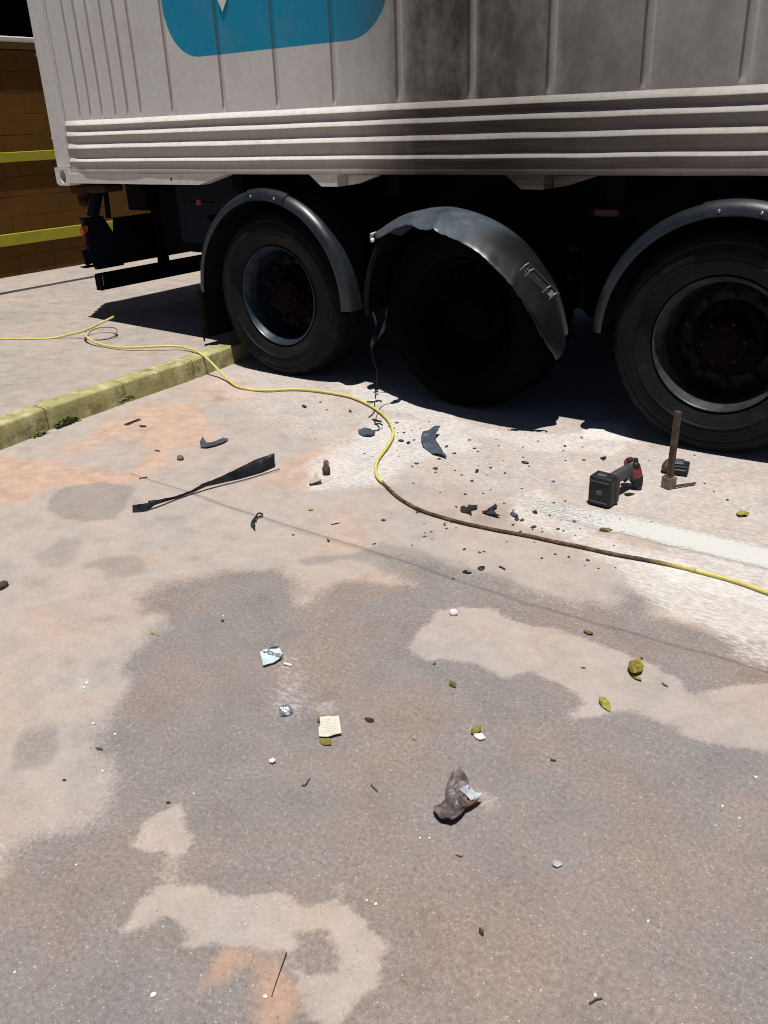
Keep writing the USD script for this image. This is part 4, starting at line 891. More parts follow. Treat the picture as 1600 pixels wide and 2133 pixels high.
fr = B(); rg = random.Random(5)
for px, py in ((798, 1004), (812, 1020), (820, 1028), (806, 1010)):
    a = hp(px, py, .004); d = np.array([rg.uniform(-.03, .01), rg.uniform(-.02, .02), .006]); fr.tube([a, a + d * .5 + [0, 0, .004], a + d], .0012, 5)
obj('frayed_strand', fr, 'hose_burnt', hose)

# thin flat pieces from their outline
def flake_mesh(px, th=.003, lift=.008, seed=0, step=.012, tilt=None, h0=.0015):
    W = np.array([on(*q)[:2] for q in px]); c = W.mean(0); zg = surf_z(*c)
    pg = Polygon(W - c).buffer(0)
    m = trimesh.creation.extrude_polygon(pg, th, engine='earcut')
    v, f = trimesh.remesh.subdivide_to_size(m.vertices, m.faces, step); v = v.copy()
    n = (meshkit.fbm(np.c_[v[:, :2] * 28, np.full(len(v), seed * 3.7)], 3, seed) - .25).clip(0)
    ext = np.abs(v[:, :2]).max() + 1e-6
    edge = (np.linalg.norm(v[:, :2], axis=1) / ext) ** 2
    z = lift * (n * 1.2 + .6 * edge * meshkit.noise(np.c_[v[:, :2] * 9 + 5, np.full(len(v), seed)], seed))
    if tilt is not None: z += v[:, :2] @ np.asarray(tilt) ; z -= min(z.min(), 0)
    v[:, 2] += z
    m = trimesh.Trimesh(v, f, process=True); m.merge_vertices()
    return m, (c[0], c[1], zg + h0)
def flake(name, px, mt, label, cat, group=None, **kw):
    m, loc = flake_mesh(px, **kw); m.apply_translation(loc)
    return top(name, m, mt, label, cat, group, smooth=40)
def S(pts, s, ox, oy): return [(x / s + ox, y / s + oy) for x, y in pts]

flake('plastic_shard', S([(710, 200), (740, 240), (800, 232), (850, 210), (885, 218), (850, 240), (800, 258), (740, 272), (700, 270), (693, 240)], 3.2, 200, 850), 'char_blue', 'bluish black bent plastic shard lying on orange dust near the brown stone', 'shard', lift=.016, seed=2)
flake('plastic_shard', S([(1240, 1790), (1160, 1790), (1010, 1840), (985, 1880), (1010, 1960), (1080, 2010), (1140, 2060), (1250, 2090), (1330, 2120), (1280, 2050), (1220, 1960), (1170, 1890), (1190, 1840)], 6.275, 720, 620), 'char_blue', 'large curved grey plastic shard on the white powder right of the hose', 'shard', lift=.02, seed=3, tilt=(0, .12))
flake('plastic_shard', S([(165, 1765), (250, 1740), (330, 1745), (390, 1800), (330, 1825), (230, 1820), (180, 1795)], 6.275, 720, 620), 'char_blue', 'small dark melted lump shaped like a boat inside the bend of the hose', 'shard', th=.008, lift=.012, seed=4)
flake('plastic_shard', S([(580, 1390), (640, 1350), (740, 1325), (700, 1370), (620, 1390)], 6.275, 720, 620), 'char_gloss', 'slim black shiny sliver at the edge of the trailer shadow', 'shard', seed=5)
flake('plastic_shard', S([(150, 250), (200, 225), (265, 245), (290, 205), (440, 205), (430, 255), (330, 280), (345, 370), (290, 330), (160, 300)], 8, 940, 1030), 'char', 'ragged black shard just above the scorched hose, left of the forked one', 'shard', lift=.014, seed=6)
flake('plastic_shard', S([(505, 305), (600, 280), (740, 200), (770, 240), (680, 290), (820, 400), (760, 395), (600, 350), (530, 325)], 8, 940, 1030), 'char', 'forked black shard above the scorched hose', 'shard', lift=.02, seed=7)
flake('plastic_shard', S([(985, 340), (1010, 305), (1060, 330), (1115, 375), (1040, 385)], 8, 940, 1030), 'char_blue', 'small dark grey chip right of the forked black shard', 'shard', lift=.01, seed=8)
flake('plastic_shard', [(1299, 1031), (1310, 1028.5), (1323, 1031), (1307, 1034.5)], 'char', 'flat black chip lying right of the red power tool', 'shard', lift=.006, seed=9)
flake('plastic_shard', [(1250, 955), (1262, 952), (1263, 956), (1257, 960)], 'char', 'small black chip behind the red power tool', 'shard', lift=.006, seed=10)

# the long torn strip
up_ = [(276, 1052, .014), (292, 1050, .014), (308, 1048, .014), (309, 1042, .02), (330, 1041, .012), (369, 1033, .010), (400, 1021, .012), (425, 1006, .022), (459, 993, .034), (500, 973, .045), (537, 955, .052), (571, 944, .058)]
lo_ = [(276, 1067, .003), (292, 1066, .003), (306, 1064, .003), (320, 1052, .003), (340, 1045, .003), (371, 1036, .004), (402, 1025, .004), (428, 1013, .003), (459, 1006, .003), (500, 997, .003), (545, 984, .003), (572, 972, .004)]
U = np.array([on(x, y, h) for x, y, h in up_]); L_ = np.array([on(x, y, h) for x, y, h in lo_])
tt = np.linspace(0, len(U) - 1, 90)
U = np.stack([np.interp(tt, range(len(U)), U[:, k]) for k in range(3)], 1); L_ = np.stack([np.interp(tt, range(len(L_)), L_[:, k]) for k in range(3)], 1)
s = np.linspace(0, 1, 7)[None, :, None]
Pm = U[:, None] * (1 - s) + L_[:, None] * s
Pm[..., 2] += (.010 * np.sin(s * np.pi) * np.linspace(0, 1, 90)[:, None, None])[..., 0] + (meshkit.fbm(Pm * 60, 2, 4) - .5) * .006
Pm[..., 2] = np.maximum(Pm[..., 2], .002)
Q = Pm + [0, .003, -.003]
sm = grid_mesh(np.concatenate([Pm, Q[:, ::-1]], 1), closed_v=True); sm.fix_normals()
st_ = thing('rubber_strip', 'long twisted strip of black rubber lying across the joint line of the yard', 'rubber strip')
obj('strip', sm, 'char_gloss', st_, smooth=50)
obj('strand', tube_mesh(spline([on(300, 1064, .003), on(330, 1055, .004), on(370, 1039, .004), on(410, 1026, .004), on(450, 1014, .004), on(510, 999, .005), on(550, 987, .006), on(583, 977, .010)], 50), .0022, 6), 'char', st_)
cs = [on(531, 1104, .004), on(527, 1094, .006), on(528, 1085, .012), on(534, 1075, .016), on(542, 1069, .014), on(547, 1071, .010), on(541, 1076, .008), on(535, 1086, .006)]
top('curled_strap', ribbon(cs, [.012, .010, .006, .004, .004, .003, .003], .003, 8), 'char', 'small curled black strap below the long rubber strip', 'strap', smooth=60)
top('melted_drip', trimesh.util.concatenate([tube_mesh(spline([on(765, 836, .004), on(772, 837, .008), on(780, 836, .006), on(789, 834, .008), on(795, 837, .004)], 24), .0042 * (.6 + .8 * meshkit.noise(np.c_[np.arange(24) * .7, np.zeros(24), np.zeros(24)], 3)), 7), tube_mesh(spline([on(780, 838, .005), on(781, 848, .008), on(779, 858, .006), on(768, 869, .004)], 24), .0028, 7), tube_mesh(spline([on(812, 841, .004), on(800, 843, .006), on(791, 851, .005), on(784, 868, .004), on(780, 878, .004)], 24), .0016, 6)]), 'char', 'thin black melted drips lying across the yellow hose under the torn mudguard', 'melted plastic', smooth=60)
top('melted_drip', trimesh.util.concatenate([tube_mesh(spline(q, 20), r, 6) for q, r in (([on(776, 873, .004), on(786, 876, .007), on(795, 878, .004)], .004), ([on(780, 884, .004), on(788, 882, .006), on(797, 885, .004)], .003), ([on(785, 874, .004), on(787, 886, .006), on(786, 896, .005), on(776, 897, .004)], .003))]), 'char', 'crumbled black melted bits inside the bend of the yellow hose', 'melted plastic', smooth=60)

# charred crumbs
cr = [(715, 497), (820, 525), (820, 545), (1050, 540), (965, 560), (1035, 412), (1170, 397), (1125, 520), (1110, 560), (1315, 492), (880, 402), (785, 265), (605, 270), (670, 382), (735, 303), (1320, 327), (1435, 320), (1390, 372), (1540, 398), (425, 440), (530, 812), (695, 605), (845, 657), (985, 667), (1085, 662), (1475, 597), (1475, 715), (1200, 718), (1540, 705), (870, 838), (880, 857), (760, 882), (760, 902), (800, 915), (755, 830), (690, 950), (480, 943), (980, 972), (1065, 990), (1090, 985), (1215, 930), (1270, 805), (1410, 1022), (1560, 1015), (1075, 1080), (995, 1103), (920, 1137), (1365, 850), (1500, 860), (1590, 818), (30, 893), (680, 725), (180, 155), (215, 198), (150, 360), (565, 398), (550, 425), (615, 455), (1055, 430), (610, 325), (650, 300), (630, 370), (100, 178), (1240, 775), (1370, 768), (1300, 812), (700, 365), (590, 300), (520, 300), (560, 290), (645, 325)]
pts = S(cr, 2.667, 600, 780) + S([(95, 285), (225, 290), (100, 390), (235, 387), (715, 390), (1055, 350), (1130, 560), (1200, 620), (10, 547), (15, 705), (100, 690), (70, 830), (165, 845), (45, 900), (210, 895), (125, 1105), (265, 1130), (245, 1167), (345, 1190), (470, 1185), (220, 220), (1300, 683), (25, 1085)], 3.556, 1150, 850)
rg = random.Random(11)
for i in range(46):
    pts.append((rg.gauss(960, 130), rg.gauss(960, 55))) if i % 2 else pts.append((rg.gauss(1060, 90), rg.gauss(1090, 26)))
big = {0: 10, 3: 15, 1: 12, 9: 13, 13: 14, 10: 11, 12: 10, 20: 9, 44: 13, 45: 16, 41: 13, 47: 11, 61: 13}
for i, (x, y) in enumerate(pts):
    if y < 838 or (x > 900 and y < 880): continue
    P = on(x, y); w = big.get(i, rg.uniform(4, 8)) / 430.0 * (1.0 if y < 1050 else .9)
    m = trimesh.creation.icosphere(1, .5); v = m.vertices
    v = v * (1 + .9 * (meshkit.noise(v * 2.3 + i * 7.1, i)[:, None] - .5)); v = v * [w, w * rg.uniform(.35, .9), w * rg.uniform(.25, .5)]
    m.vertices = v; m.apply_transform(rotm(rg.uniform(0, 6.28), [0, 0, 1])); m.apply_translation(P + [0, 0, w * .12])
    lab, grp = crumb_tag(x, y); top('charred_crumb', m, rg.choice(['char', 'char', 'char', 'char_blue', 'stone_dark']), lab, 'crumb', grp, smooth=False)
flake('charred_crumb', S([(1350, 300), (1420, 280), (1435, 330), (1380, 322)], 8, 940, 1030), 'char', 'flat dark grey chip behind the scorched hose, rightmost of the larger chips there', 'crumb', lift=.008)
flake('charred_crumb', S([(1130, 450), (1190, 415), (1215, 440), (1180, 452)], 8, 940, 1030), 'char_blue', 'small bluish chip close behind the scorched hose, right of the forked black shard', 'crumb', lift=.008)

# stones and pebbles
def stone(name, px, py, w, d, h, mt, label, cat='stone', seed=1, group=None, sub=3):
    P = on(px, py); m = trimesh.creation.icosphere(sub, .5); v = m.vertices
    v = v * (1 + .55 * (meshkit.fbm(v * 2.2 + seed * 5.3, 3, seed)[:, None] - .5)); m.vertices = v * [w, d, h]
    m.apply_transform(rotm(seed * 1.3, [0, 0, 1])); m.apply_translation(P + [0, 0, h * .36])
    return top(name, m, mt, label, cat, group, smooth=50)
stone('stone', 376, 957, .045, .032, .024, 'stone_brown', 'flat brown stone left of the long rubber strip', seed=2)
st = thing('burnt_stub', 'brown burnt stub standing upright left of the hose on the powder', 'burnt stub')
P = on(680, 988)
m = trimesh.creation.icosphere(3, .5); v = m.vertices; m.vertices = v * (1 + .5 * (meshkit.fbm(v * 3, 3, 6)[:, None] - .5)) * [.040, .036, .050]; m.apply_translation(P + [0, 0, .020])
obj('base', m, 'stone_dark', st, smooth=50)
m = trimesh.creation.icosphere(3, .5); v = m.vertices; m.vertices = v * (1 + .5 * (meshkit.fbm(v * 3, 3, 9)[:, None] - .5)) * [.026, .024, .040]; m.apply_translation(P + [.002, 0, .052])
obj('tip', m, 'stone_brown', st, smooth=50)
flake('plastic_scrap', [(641, 1004), (643, 1009), (650, 1006), (656, 998), (660, 994), (669, 1003), (671, 1009), (660, 1011), (646, 1013)], 'stone_grey', 'small grey pointed scrap in front of the burnt stub', 'scrap', lift=.03, seed=3)
stone('stone', 6, 1224, .05, .03, .028, 'stone_dark', 'dark brown stone cut by the left edge of the picture', seed=4)
stone('stone', 945, 1280, .026, .022, .022, 'stone_white', 'pale pebble where the dark asphalt meets the dust patch', 'pebble', seed=5)
for i, (x, y, w) in enumerate(((320, 2074, .013), (31, 2026, .006), (553, 2077, .009), (783, 1884, .008), (764, 1876, .006), (159, 1802, .006), (214, 1607, .009), (1574, 1620, .009), (181, 1424, .010), (175, 1433, .008), (195, 1508, .009), (240, 1530, .008), (404, 1654, .006), (1505, 1680, .008), (1540, 1705, .007), (1350, 1920, .007), (875, 1746, .006), (895, 1746, .006), (1240, 2074, .007), (465, 1283, .007))):
    lab, grp = ('tiny white pebble loose on the dusty ground at the left side', 'white pebbles at the left') if x < 300 else (('tiny white pebble on the bare asphalt at the lower right, right of the burnt scrap', 'white pebbles at the lower right') if x > 1100 else ('tiny white pebble loose on the dark asphalt in the middle of the foreground', 'white pebbles in the middle'))
    if i == 0: lab, grp = 'largest white pebble, in the lower left foreground beside the orange stain', None
    stone('pebble', x, y, w, w * .8, w * .6, 'stone_white', lab, 'pebble', seed=20 + i, group=grp, sub=1)
stone('pebble', 464, 1294, .012, .010, .008, 'stone_dark', 'tiny black pebble alone on the grey asphalt above the blue paper scrap', 'pebble', seed=41, sub=2)

# leaves
def leaf(px, py, length, width, ang, mt, label, curl=.3, seed=0, lift=0.0, cat='leaf'):
    n, k = 15, 7; t = np.linspace(0, 1, n); s = np.linspace(-1, 1, k)
    w = width / 2 * np.sin(np.pi * np.clip(t * .97 + .02, 0, 1)) ** .75 * (1 + .14 * (meshkit.noise(np.c_[t * 9, t * 0, t * 0], seed) - .5))
    X = (t - .5)[:, None] * length + 0 * s; Y = w[:, None] * s[None]
    Z = np.abs(s)[None] * w[:, None] * curl + (t[:, None] - .5) ** 2 * length * curl * 1.3 + (meshkit.noise(np.stack([X * 60, Y * 60, 0 * X + seed], -1), seed) - .5) * length * .16
    Z = np.sqrt(np.maximum(Z - Z.min(), 0) ** 2 + 1e-8)
    Pp = np.stack([X, Y, Z], -1); Qq = Pp - [0, 0, .0006]
    m = grid_mesh(np.concatenate([Pp, Qq[:, ::-1]], 1), closed_v=True); m.fix_normals()
    m.apply_transform(rotm(ang, [0, 0, 1])); m.apply_translation(on(px, py) + [0, 0, .002 + lift])
    return top('leaf', m, mt, label, cat, smooth=60)
leaf(1324, 1396, .085, .042, 1.8, 'leaf_a', 'largest leaf, olive and curled up, on the pale dust patch at right', .5, 31)
leaf(1324, 1411, .05, .02, -.5, 'leaf_c', 'bright yellow leaf edge tucked under the largest olive leaf', .3, 2)
leaf(1260, 1468, .066, .026, -.75, 'leaf_c', 'flat yellowish torn leaf below left of the largest olive leaf', .15, 3)
leaf(1547, 1072, .062, .044, 1.3, 'leaf_c', 'yellow leaf lying alone right of the tools above the white line', .2, 4)
leaf(1262, 1106, .05, .026, .5, 'leaf_b', 'dark green leaf at the worn end of the white line', .3, 5)
leaf(1100, 1119, .026, .014, .2, 'leaf_c', 'small yellow leaf touching the front of the scorched hose', .2, 6)
leaf(992, 1525, .036, .024, 1.4, 'leaf_a', 'small olive leaf behind a white scrap in the dark asphalt', .6, 7)
leaf(943, 1427, .034, .018, -.5, 'leaf_b', 'small dark green leaf below the left end of the dust patch', .4, 8)
leaf(1226, 1320, .036, .016, -.1, 'leaf_b', 'dark olive leaf at the upper edge of the dust patch', .4, 9)
leaf(318, 1320, .020, .013, .1, 'leaf_c', 'tiny yellow leaf on the left, at the edge of the dust', .2, 10)
leaf(648, 1063, .024, .013, .9, 'leaf_c', 'tiny pale yellow leaf right of the curled strap', .2, 11)
leaf(684, 1127, .028, .010, -.6, 'leaf_b', 'thin brownish leaf beside the joint line', .4, 12)
leaf(864, 1540, .014, .008, .1, 'leaf_c', 'tiny yellow fleck of leaf right of the printed paper', .2, 13)
leaf(678, 1546, .042, .026, -.15, 'leaf_a', 'olive leaf sticking out below the printed cream paper', .3, 14)
leaf(669, 1500, .030, .020, 1.6, 'leaf_b', 'dark leaf sticking out above the printed cream paper', .4, 15)
leaf(770, 1501, .030, .018, .1, 'leaf_f', 'dark brown leaf chip right of the printed cream paper', .15, 16)
leaf(572, 1349, .026, .008, .8, 'leaf_d', 'thin brown leaf stalk behind the blue paper scrap', .2, 17)
leaf(207, 1561, .024, .008, .3, 'leaf_d', 'small dark withered leaf on the left beside the grey blotch', .3, 18)
leaf(1152, 1585, .016, .007, .2, 'leaf_f', 'tiny black leaf bit in the middle of the dark asphalt', .4, 19)
leaf(1003, 1943, .020, .009, -.7, 'leaf_f', 'tiny black withered leaf low in the foreground', .4, 20)
leaf(351, 1673, .011, .007, .6, 'leaf_f', 'tiny black speck of leaf above the small pale dust patch', .3, 21)
leaf(134, 1626, .010, .006, .6, 'leaf_f', 'tiny black speck of leaf on the pale dust at lower left', .3, 22)
leaf(1215, 1392, .014, .006, .4, 'leaf_d', 'tiny brown leaf bit in the notch of the dust patch', .3, 23)
leaf(1337, 1372, .014, .008, -.8, 'leaf_d', 'tiny brown leaf bit above the largest olive leaf', .3, 24)
leaf(1385, 1428, .024, .006, -.4, 'leaf_d', 'thin dark leaf stalk right of the largest olive leaf', .3, 25)
leaf(905, 1384, .010, .007, -1.2, 'leaf_f', 'tiny dark leaf bit on the left end of the dust patch', .3, 26)
leaf(298, 889, .045, .022, .4, 'leaf_d', 'brown withered leaf on the grey blotch near the kerb', .4, 27)
leaf(634, 848, .05, .02, -.4, 'leaf_f', 'dark curled leaf behind the hose left of the melted drips', .5, 28)
leaf(730, 858, .03, .016, -.6, 'leaf_d', 'pale brown curled leaf between the hose and the melted drips', .5, 29)
for i, (a, b, r, lab) in enumerate((((323, 938.5), (333, 939.5), .003, 'short dark twig left of the brown stone'), ((290, 997), (307, 993.5), .0025, 'short dark twig on the joint line near its left end'), ((690, 1093), (708, 1089), .002, 'thin brown twig in front of the scorched hose'), ((1040, 1060 + 120), (1052, 1186), .003, 'thin dark twig on the dust in the middle of the yard'))):
    top('twig', tube_mesh([on(*a, r), (on(*a, r) + on(*b, r)) / 2 + [0, .002, .001], on(*b, r)], r, 6), 'straw', lab, 'twig', smooth=60)
top('straw', tube_mesh(spline([on(597, 1983, .006), on(585, 2018, .003), on(574, 2050, .0015), on(566, 2076, .0012)], 20), .0009, 6), 'straw', 'long thin dark stalk lying across the orange stain in the foreground', 'straw', smooth=60)
def squiggle(pts, r, mt, label, cat='twig'):
    top('curled_twig', tube_mesh(spline([on(x, y, r + h) for x, y, h in pts], 24), r, 6), mt, label, cat, smooth=60)
squiggle([(1228, 2090, 0), (1233, 2088, .002), (1239, 2083, .003), (1246, 2081, .002), (1254, 2080, 0)], .0018, 'straw', 'dark wavy twig at the bottom right of the foreground')
squiggle([(949, 1783, 0), (952, 1781, .002), (960, 1784, .002), (964, 1782, 0)], .0011, 'scrap_brown', 'thin reddish curled fibre below the burnt plastic scrap', 'fibre')
squiggle([(774, 1634, 0), (778, 1640, .002), (784, 1645, .002), (787, 1650, 0)], .0018, 'scrap_brown', 'short reddish brown twig below the printed cream paper')
squiggle([(630, 1634, 0), (634, 1636, .003), (638, 1633, .003), (641, 1627, .002), (646, 1622, 0)], .0014, 'straw', 'small dark hook shaped twig below the printed cream paper')
squiggle([(80 + 118, 640 + 66, 0), (222, 706, .001), (240, 698, .001), (244, 689, .001), (234, 682, .001), (210, 682, .001), (192, 688, .001), (183, 697, 0)], .0022, 'shadow_black', 'thin dark tube laid on the pavement as the shadow of the hose loop', 'painted_shadow')  # added dark tube in the shape of the hose loop's cast shadow

# paper and plastic litter
pc = thing('paper', 'cream piece of printed paper lying on a leaf in the foreground', 'paper')
opx = S([(1090, 1360), (1180, 1348), (1250, 1345), (1330, 1350), (1410, 1340), (1435, 1490), (1455, 1630), (1350, 1650), (1230, 1690), (1080, 1680), (1075, 1520), (1105, 1490), (1100, 1420)], 8, 530, 1330)
m, loc = flake_mesh(opx, th=.0012, lift=.006, seed=12, step=.008, h0=.007); m.apply_translation(loc)
obj('sheet', m, 'paper_cream', pc, smooth=40)
A0, A1, A2 = on(667, 1500), on(706, 1498), on(665, 1540)
ex, ey = (A1 - A0), (A2 - A0); lines = B(); rg = random.Random(8)
for k in range(10):
    t = .16 + k * .082; x = .10
    if k == 0: segs = [(.32, .62)]
    else:
        segs = []
        while x < .92:
            w = rg.uniform(.04, .12); segs.append((x, min(x + w, .93))); x += w + .03
    for a, b in segs:
        if rg.random() < .12: continue
        q0 = A0 + ex * a + ey * t; q1 = A0 + ex * b + ey * t
        lines.bar(q0 + [0, 0, .0105], q1 + [0, 0, .0105], .0017 if k < 9 else .0028, .0003, .0001)
from scipy.spatial import cKDTree
lm_ = lines.mesh(); kd_ = cKDTree(m.vertices[:, :2]); v = lm_.vertices.copy()
_, idx = kd_.query(v[:, :2], k=6); v[:, 2] = m.vertices[idx][:, :, 2].max(1) + .0006 + (v[:, 2] - v[:, 2].min()) * .2; lm_.vertices = v
obj('print', lm_, 'ink_pale', pc, smooth=False)
pb = thing('paper_scrap', 'torn pale blue paper scrap with dark letters on the grey asphalt', 'paper scrap')
m, loc = flake_mesh(S([(100, 290), (160, 250), (260, 240), (430, 225), (475, 300), (420, 390), (330, 440), (250, 460), (150, 500), (130, 400)], 8, 530, 1330), th=.0015, lift=.014, seed=14, step=.008, h0=.003); m.apply_translation(loc)
obj('sheet', m, 'paper_blue', pb, smooth=40)
tm = meshkit.text_mesh('Jorlu', .020, .0004, True)
c0, c1 = on(547, 1365), on(586, 1377); ang = math.atan2(c1[1] - c0[1], c1[0] - c0[0])
tm.apply_scale([np.linalg.norm(c1 - c0) / max(tm.bounds[1][0], 1e-6) , 1.0, 1.0]); tm.apply_transform(rotm(ang, [0, 0, 1])); tm.apply_translation(c0 + [0, 0, 0.0])
kd_ = cKDTree(m.vertices[:, :2]); v = tm.vertices.copy(); _, idx = kd_.query(v[:, :2], k=5); v[:, 2] = m.vertices[idx][:, :, 2].max(1) + .0006 + (v[:, 2] - v[:, 2].min()); tm.vertices = v
obj('print', tm, 'ink', pb, smooth=False)
top('paper_roll', tube_mesh([on(592, 1382, .004), on(600, 1384, .004), on(608, 1386, .004)], .0035, 8), 'stone_white', 'tiny rolled white paper beside the torn blue scrap', 'paper', smooth=60)
m = trimesh.creation.icosphere(4, .5); v = m.vertices; m.vertices = v * (1 + .9 * (meshkit.fbm(v * 4.5, 3, 3)[:, None] - .5)) * [.034, .036, .022]; m.apply_translation(on(595, 1485) + [0, 0, .009])
top('foil_ball', m, 'foil', 'crumpled silver foil lump between the blue scrap and the cream paper', 'foil', smooth=False)
flake('white_scrap', S([(365, 755), (410, 752), (432, 780), (400, 785), (372, 772)], 2.667, 850, 1250), 'stone_white', 'small white scrap in front of the small olive leaf', 'scrap', th=.004, lift=.01, seed=15)
flake('white_scrap', [(561, 1588), (570, 1585), (576, 1590), (568, 1594), (562, 1592)], 'stone_white', 'small white curled scrap left of the hook shaped twig', 'scrap', th=.003, lift=.008, seed=16)
flake('white_scrap', S([(700, 398), (715, 388), (735, 395), (745, 408), (722, 420), (703, 412)], 2, 800, 1600), 'scrap_pale', 'flat pale bluish scrap in the lower right foreground', 'scrap', th=.002, lift=.005, seed=17)
bs = thing('burnt_scrap', 'burnt crumpled grey brown plastic scrap, the largest litter in the foreground', 'plastic scrap')
R5 = lambda q: S(q, 2.667, 850, 1250)
m, loc = flake_mesh(R5([(205, 1090), (208, 1062), (218, 1040), (240, 1005), (265, 975), (300, 985), (318, 1015), (335, 1045), (338, 1068), (300, 1056), (275, 1075), (245, 1105), (222, 1115)]), th=.0025, lift=.022, seed=21, step=.008, tilt=(.1, .35)); m.apply_translation(loc); obj('upper_fold', m, 'scrap_plastic', bs, smooth=50)
m, loc = flake_mesh(R5([(240, 1095), (280, 1058), (330, 1075), (345, 1110), (325, 1140), (330, 1180), (300, 1220), (275, 1245), (240, 1262), (180, 1245), (150, 1215), (140, 1185), (190, 1140), (215, 1118)]), th=.003, lift=.040, seed=23, step=.008, tilt=(.15, .12)); m.apply_translation(np.array(loc) + [0, 0, .004]); obj('lower_fold', m, 'scrap_plastic', bs, smooth=50)
m, loc = flake_mesh(R5([(285, 1105), (330, 1083), (375, 1128), (412, 1132), (395, 1150), (350, 1165), (320, 1135)]), th=.002, lift=.018, seed=24, step=.007); m.apply_translation(np.array(loc) + [0, 0, .022]); obj('pale_fold', m, 'scrap_pale', bs, smooth=50)
m, loc = flake_mesh(R5([(300, 1140), (350, 1160), (395, 1150), (340, 1185), (300, 1200)]), th=.004, lift=.012, seed=25, step=.007); m.apply_translation(np.array(loc) + [0, 0, .014]); obj('scorched_edge', m, 'scrap_brown', bs, smooth=50)

# ---------------------------------------------------------------- the tools
o = on(1248, 1054)
tool = thing('power_tool', 'red and black cordless power tool standing on its battery in front of the trailer wheel', 'power tool', o, math.radians(-4))
bt = trimesh.convex.convex_hull(np.vstack([trimesh.creation.icosphere(2, .014).vertices + np.array([sx * .036, sy * .020, z]) for sx in (-1, 1) for sy in (-1, 1) for z in (.016, .116)]))
bt.apply_translation([0, .022, 0]); b_ = obj('battery', bt, 'tool_black', tool)
obj('battery_rib', B().box((-.040, -.0145, .018), (.040, -.011, .024)), 'tool_grey', b_); obj('battery_rib', B().box((-.040, -.0145, .106), (.040, -.011, .112)), 'tool_grey', b_)
obj('battery_sticker', B().box((-.010, -.0130, .054), (.014, -.0116, .072), .0004), 'tool_label', b_)
obj('battery_latch', B().box((-.022, .004, .1285), (.016, .026, .1345), .003), 'steel_bright', b_)
obj('battery_foot', B().box((-.052, .038, .006), (.056, .066, .128), .008), 'tool_brown', tool)
hd = trimesh.convex.convex_hull(np.vstack([trimesh.creation.icosphere(2, r).vertices + np.array(c) for r, c in ((.021, (.006, .058, .098)), (.019, (.006, .062, .074)))]))
h2 = trimesh.convex.convex_hull(np.vstack([trimesh.creation.icosphere(2, r).vertices + np.array(c) for r, c in ((.020, (.004, .060, .098)), (.017, (.004, .064, .078)), (.020, (.014, .222, .098)), (.017, (.018, .222, .078)))]))
obj('handle', trimesh.util.concatenate([hd, h2]), 'tool_grey', tool)
obj('trigger', B().box((.010, .175, .048), (.028, .200, .074), .006), 'tool_black', tool)
hull = lambda balls: trimesh.convex.convex_hull(np.vstack([trimesh.creation.icosphere(2, r).vertices + np.array(c) for r, c in balls]))
obj('motor_housing', hull(((.027, (.006, .250, .108)), (.033, (.020, .250, .088)), (.030, (.034, .250, .058)))), 'tool_red', tool)
obj('housing_band', hull(((.031, (.031, .250, .062)), (.0305, (.034, .250, .054)))), 'tool_grey', tool)
obj('nose', hull(((.029, (.038, .250, .048)), (.019, (.050, .250, .022)))), 'tool_black', tool)
obj('rear_cap', B().cyl((.030, .262, .122), (.000, .228, .126), .012).ball((.036, .240, .108), .017), 'tool_black', tool)
obj('chuck', B().cyl((.048, .250, .026), (.056, .250, .005), .012, 12), 'steel_old', tool)
o = on(1391, 1016)
bar = thing('steel_bar', 'rusty flat steel bar standing upright on a square block beside the power tool', 'steel bar', o, math.radians(-28))
obj('block', B().box((-.023, -.020, .0), (.023, .026, .052), .003), 'steel_old', bar)
obj('upright', B().bar((0, .004, .05), (.004, .006, .340), .030, .016, .002), 'bar_rust', bar)
obj('weld', B().tube([(-.018, -.006, .053), (.0, -.010, .056), (.018, -.006, .053)], .004, 6), 'bar_rust', bar)
rod_end = on(1448, 1008, .006) - np.array(o); c_, s_n = math.cos(math.radians(28)), math.sin(math.radians(28))
rod_end = np.array([c_ * rod_end[0] - s_n * rod_end[1], s_n * rod_end[0] + c_ * rod_end[1], .008])
obj('cross_rod', B().cyl((.02, .006, .012), rod_end, .0052, 10), 'bar_rust', bar)
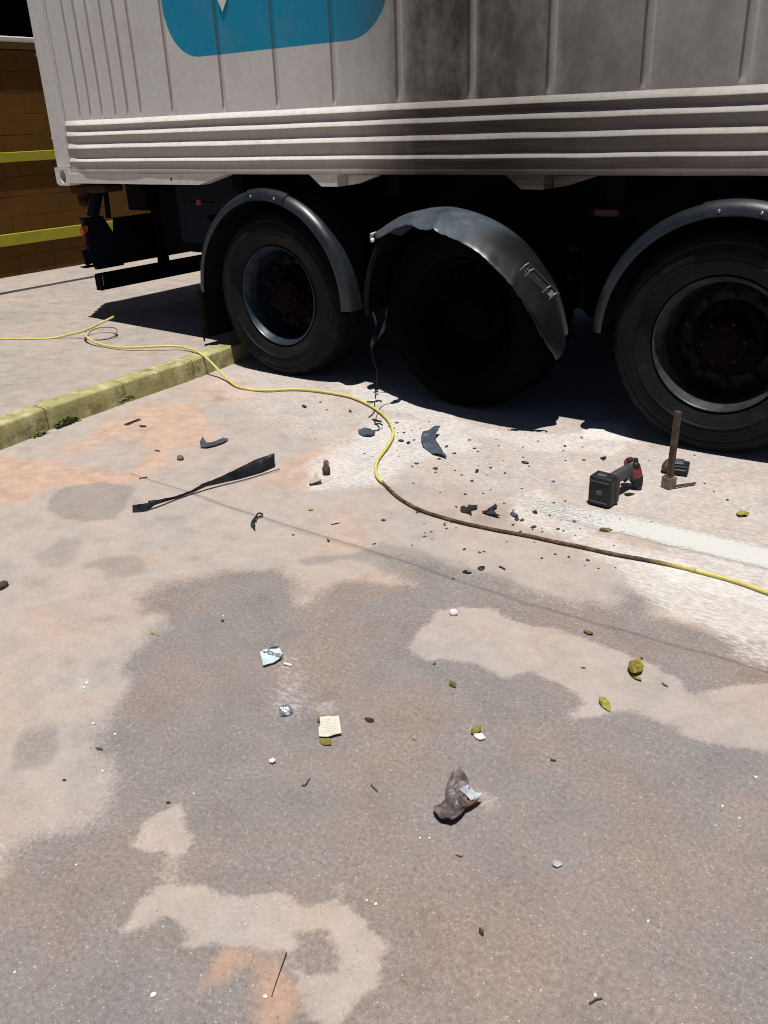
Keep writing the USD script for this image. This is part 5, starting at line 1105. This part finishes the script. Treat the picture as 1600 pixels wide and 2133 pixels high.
o = on(1404, 984)
t2 = thing('battery_charger', 'small black and brown tool case lying behind the upright steel bar', 'tool', o, math.radians(12))
bb = trimesh.convex.convex_hull(np.vstack([trimesh.creation.icosphere(1, .008).vertices + np.array([x, y, z]) for x in (-.02, .052) for y in (-.03, .035) for z in (.010, .038)]))
obj('case', bb, 'tool_black', t2)
obj('step', B().box((-.004, -.028, .046), (.038, .03, .058), .005), 'tool_grey', t2)
obj('seam', B().box((-.02, -.0395, .026), (.052, -.037, .031), .001), 'steel_old', t2)
en = trimesh.convex.convex_hull(np.vstack([trimesh.creation.icosphere(2, .020).vertices + np.array([x, y, z]) for x, y, z in ((-.034, -.014, .024), (-.034, .014, .024), (-.026, 0, .040))]))
obj('round_end', en, 'tool_brown', t2)

# ---------------------------------------------------------------- weeds at the foot of the kerb
def weed(px, py, n, spread, h, label, seed):
    rg = np.random.default_rng(seed); base = on(px, py); V, Fc = [], []
    for k in range(n):
        t = rg.uniform(-1, 1); c = base + np.array([kd[0] * t * spread + abs(rg.normal(0, .010)) - .004, kd[1] * t * spread, 0])
        hh = h * rg.uniform(.25, 1) * (1 - .6 * abs(t)); a = rg.uniform(0, 6.28); d = np.array([math.cos(a), math.sin(a), rg.uniform(.2, 1.2)]); d /= np.linalg.norm(d)
        w = np.cross(d, [0, 0, 1]); w /= np.linalg.norm(w) + 1e-9; L = rg.uniform(.010, .022); p0 = c + [0, 0, hh]
        i = len(V); V += [p0, p0 + d * L * .5 + w * L * .35, p0 + d * L, p0 + d * L * .5 - w * L * .35]; Fc += [[i, i + 1, i + 2], [i, i + 2, i + 3]]
    top('weed', trimesh.Trimesh(np.array(V), np.array(Fc), process=False), 'leaf_e', label, 'weed', smooth=False)
weed(140, 884, 380, .075, .045, 'largest green weed tuft at the foot of the yellow kerb', 1)
weed(266, 837, 200, .05, .032, 'middle green weed tuft at the foot of the yellow kerb', 2)
weed(82, 907, 90, .05, .016, 'small mossy weed at the kerb foot, leftmost of the three', 3)
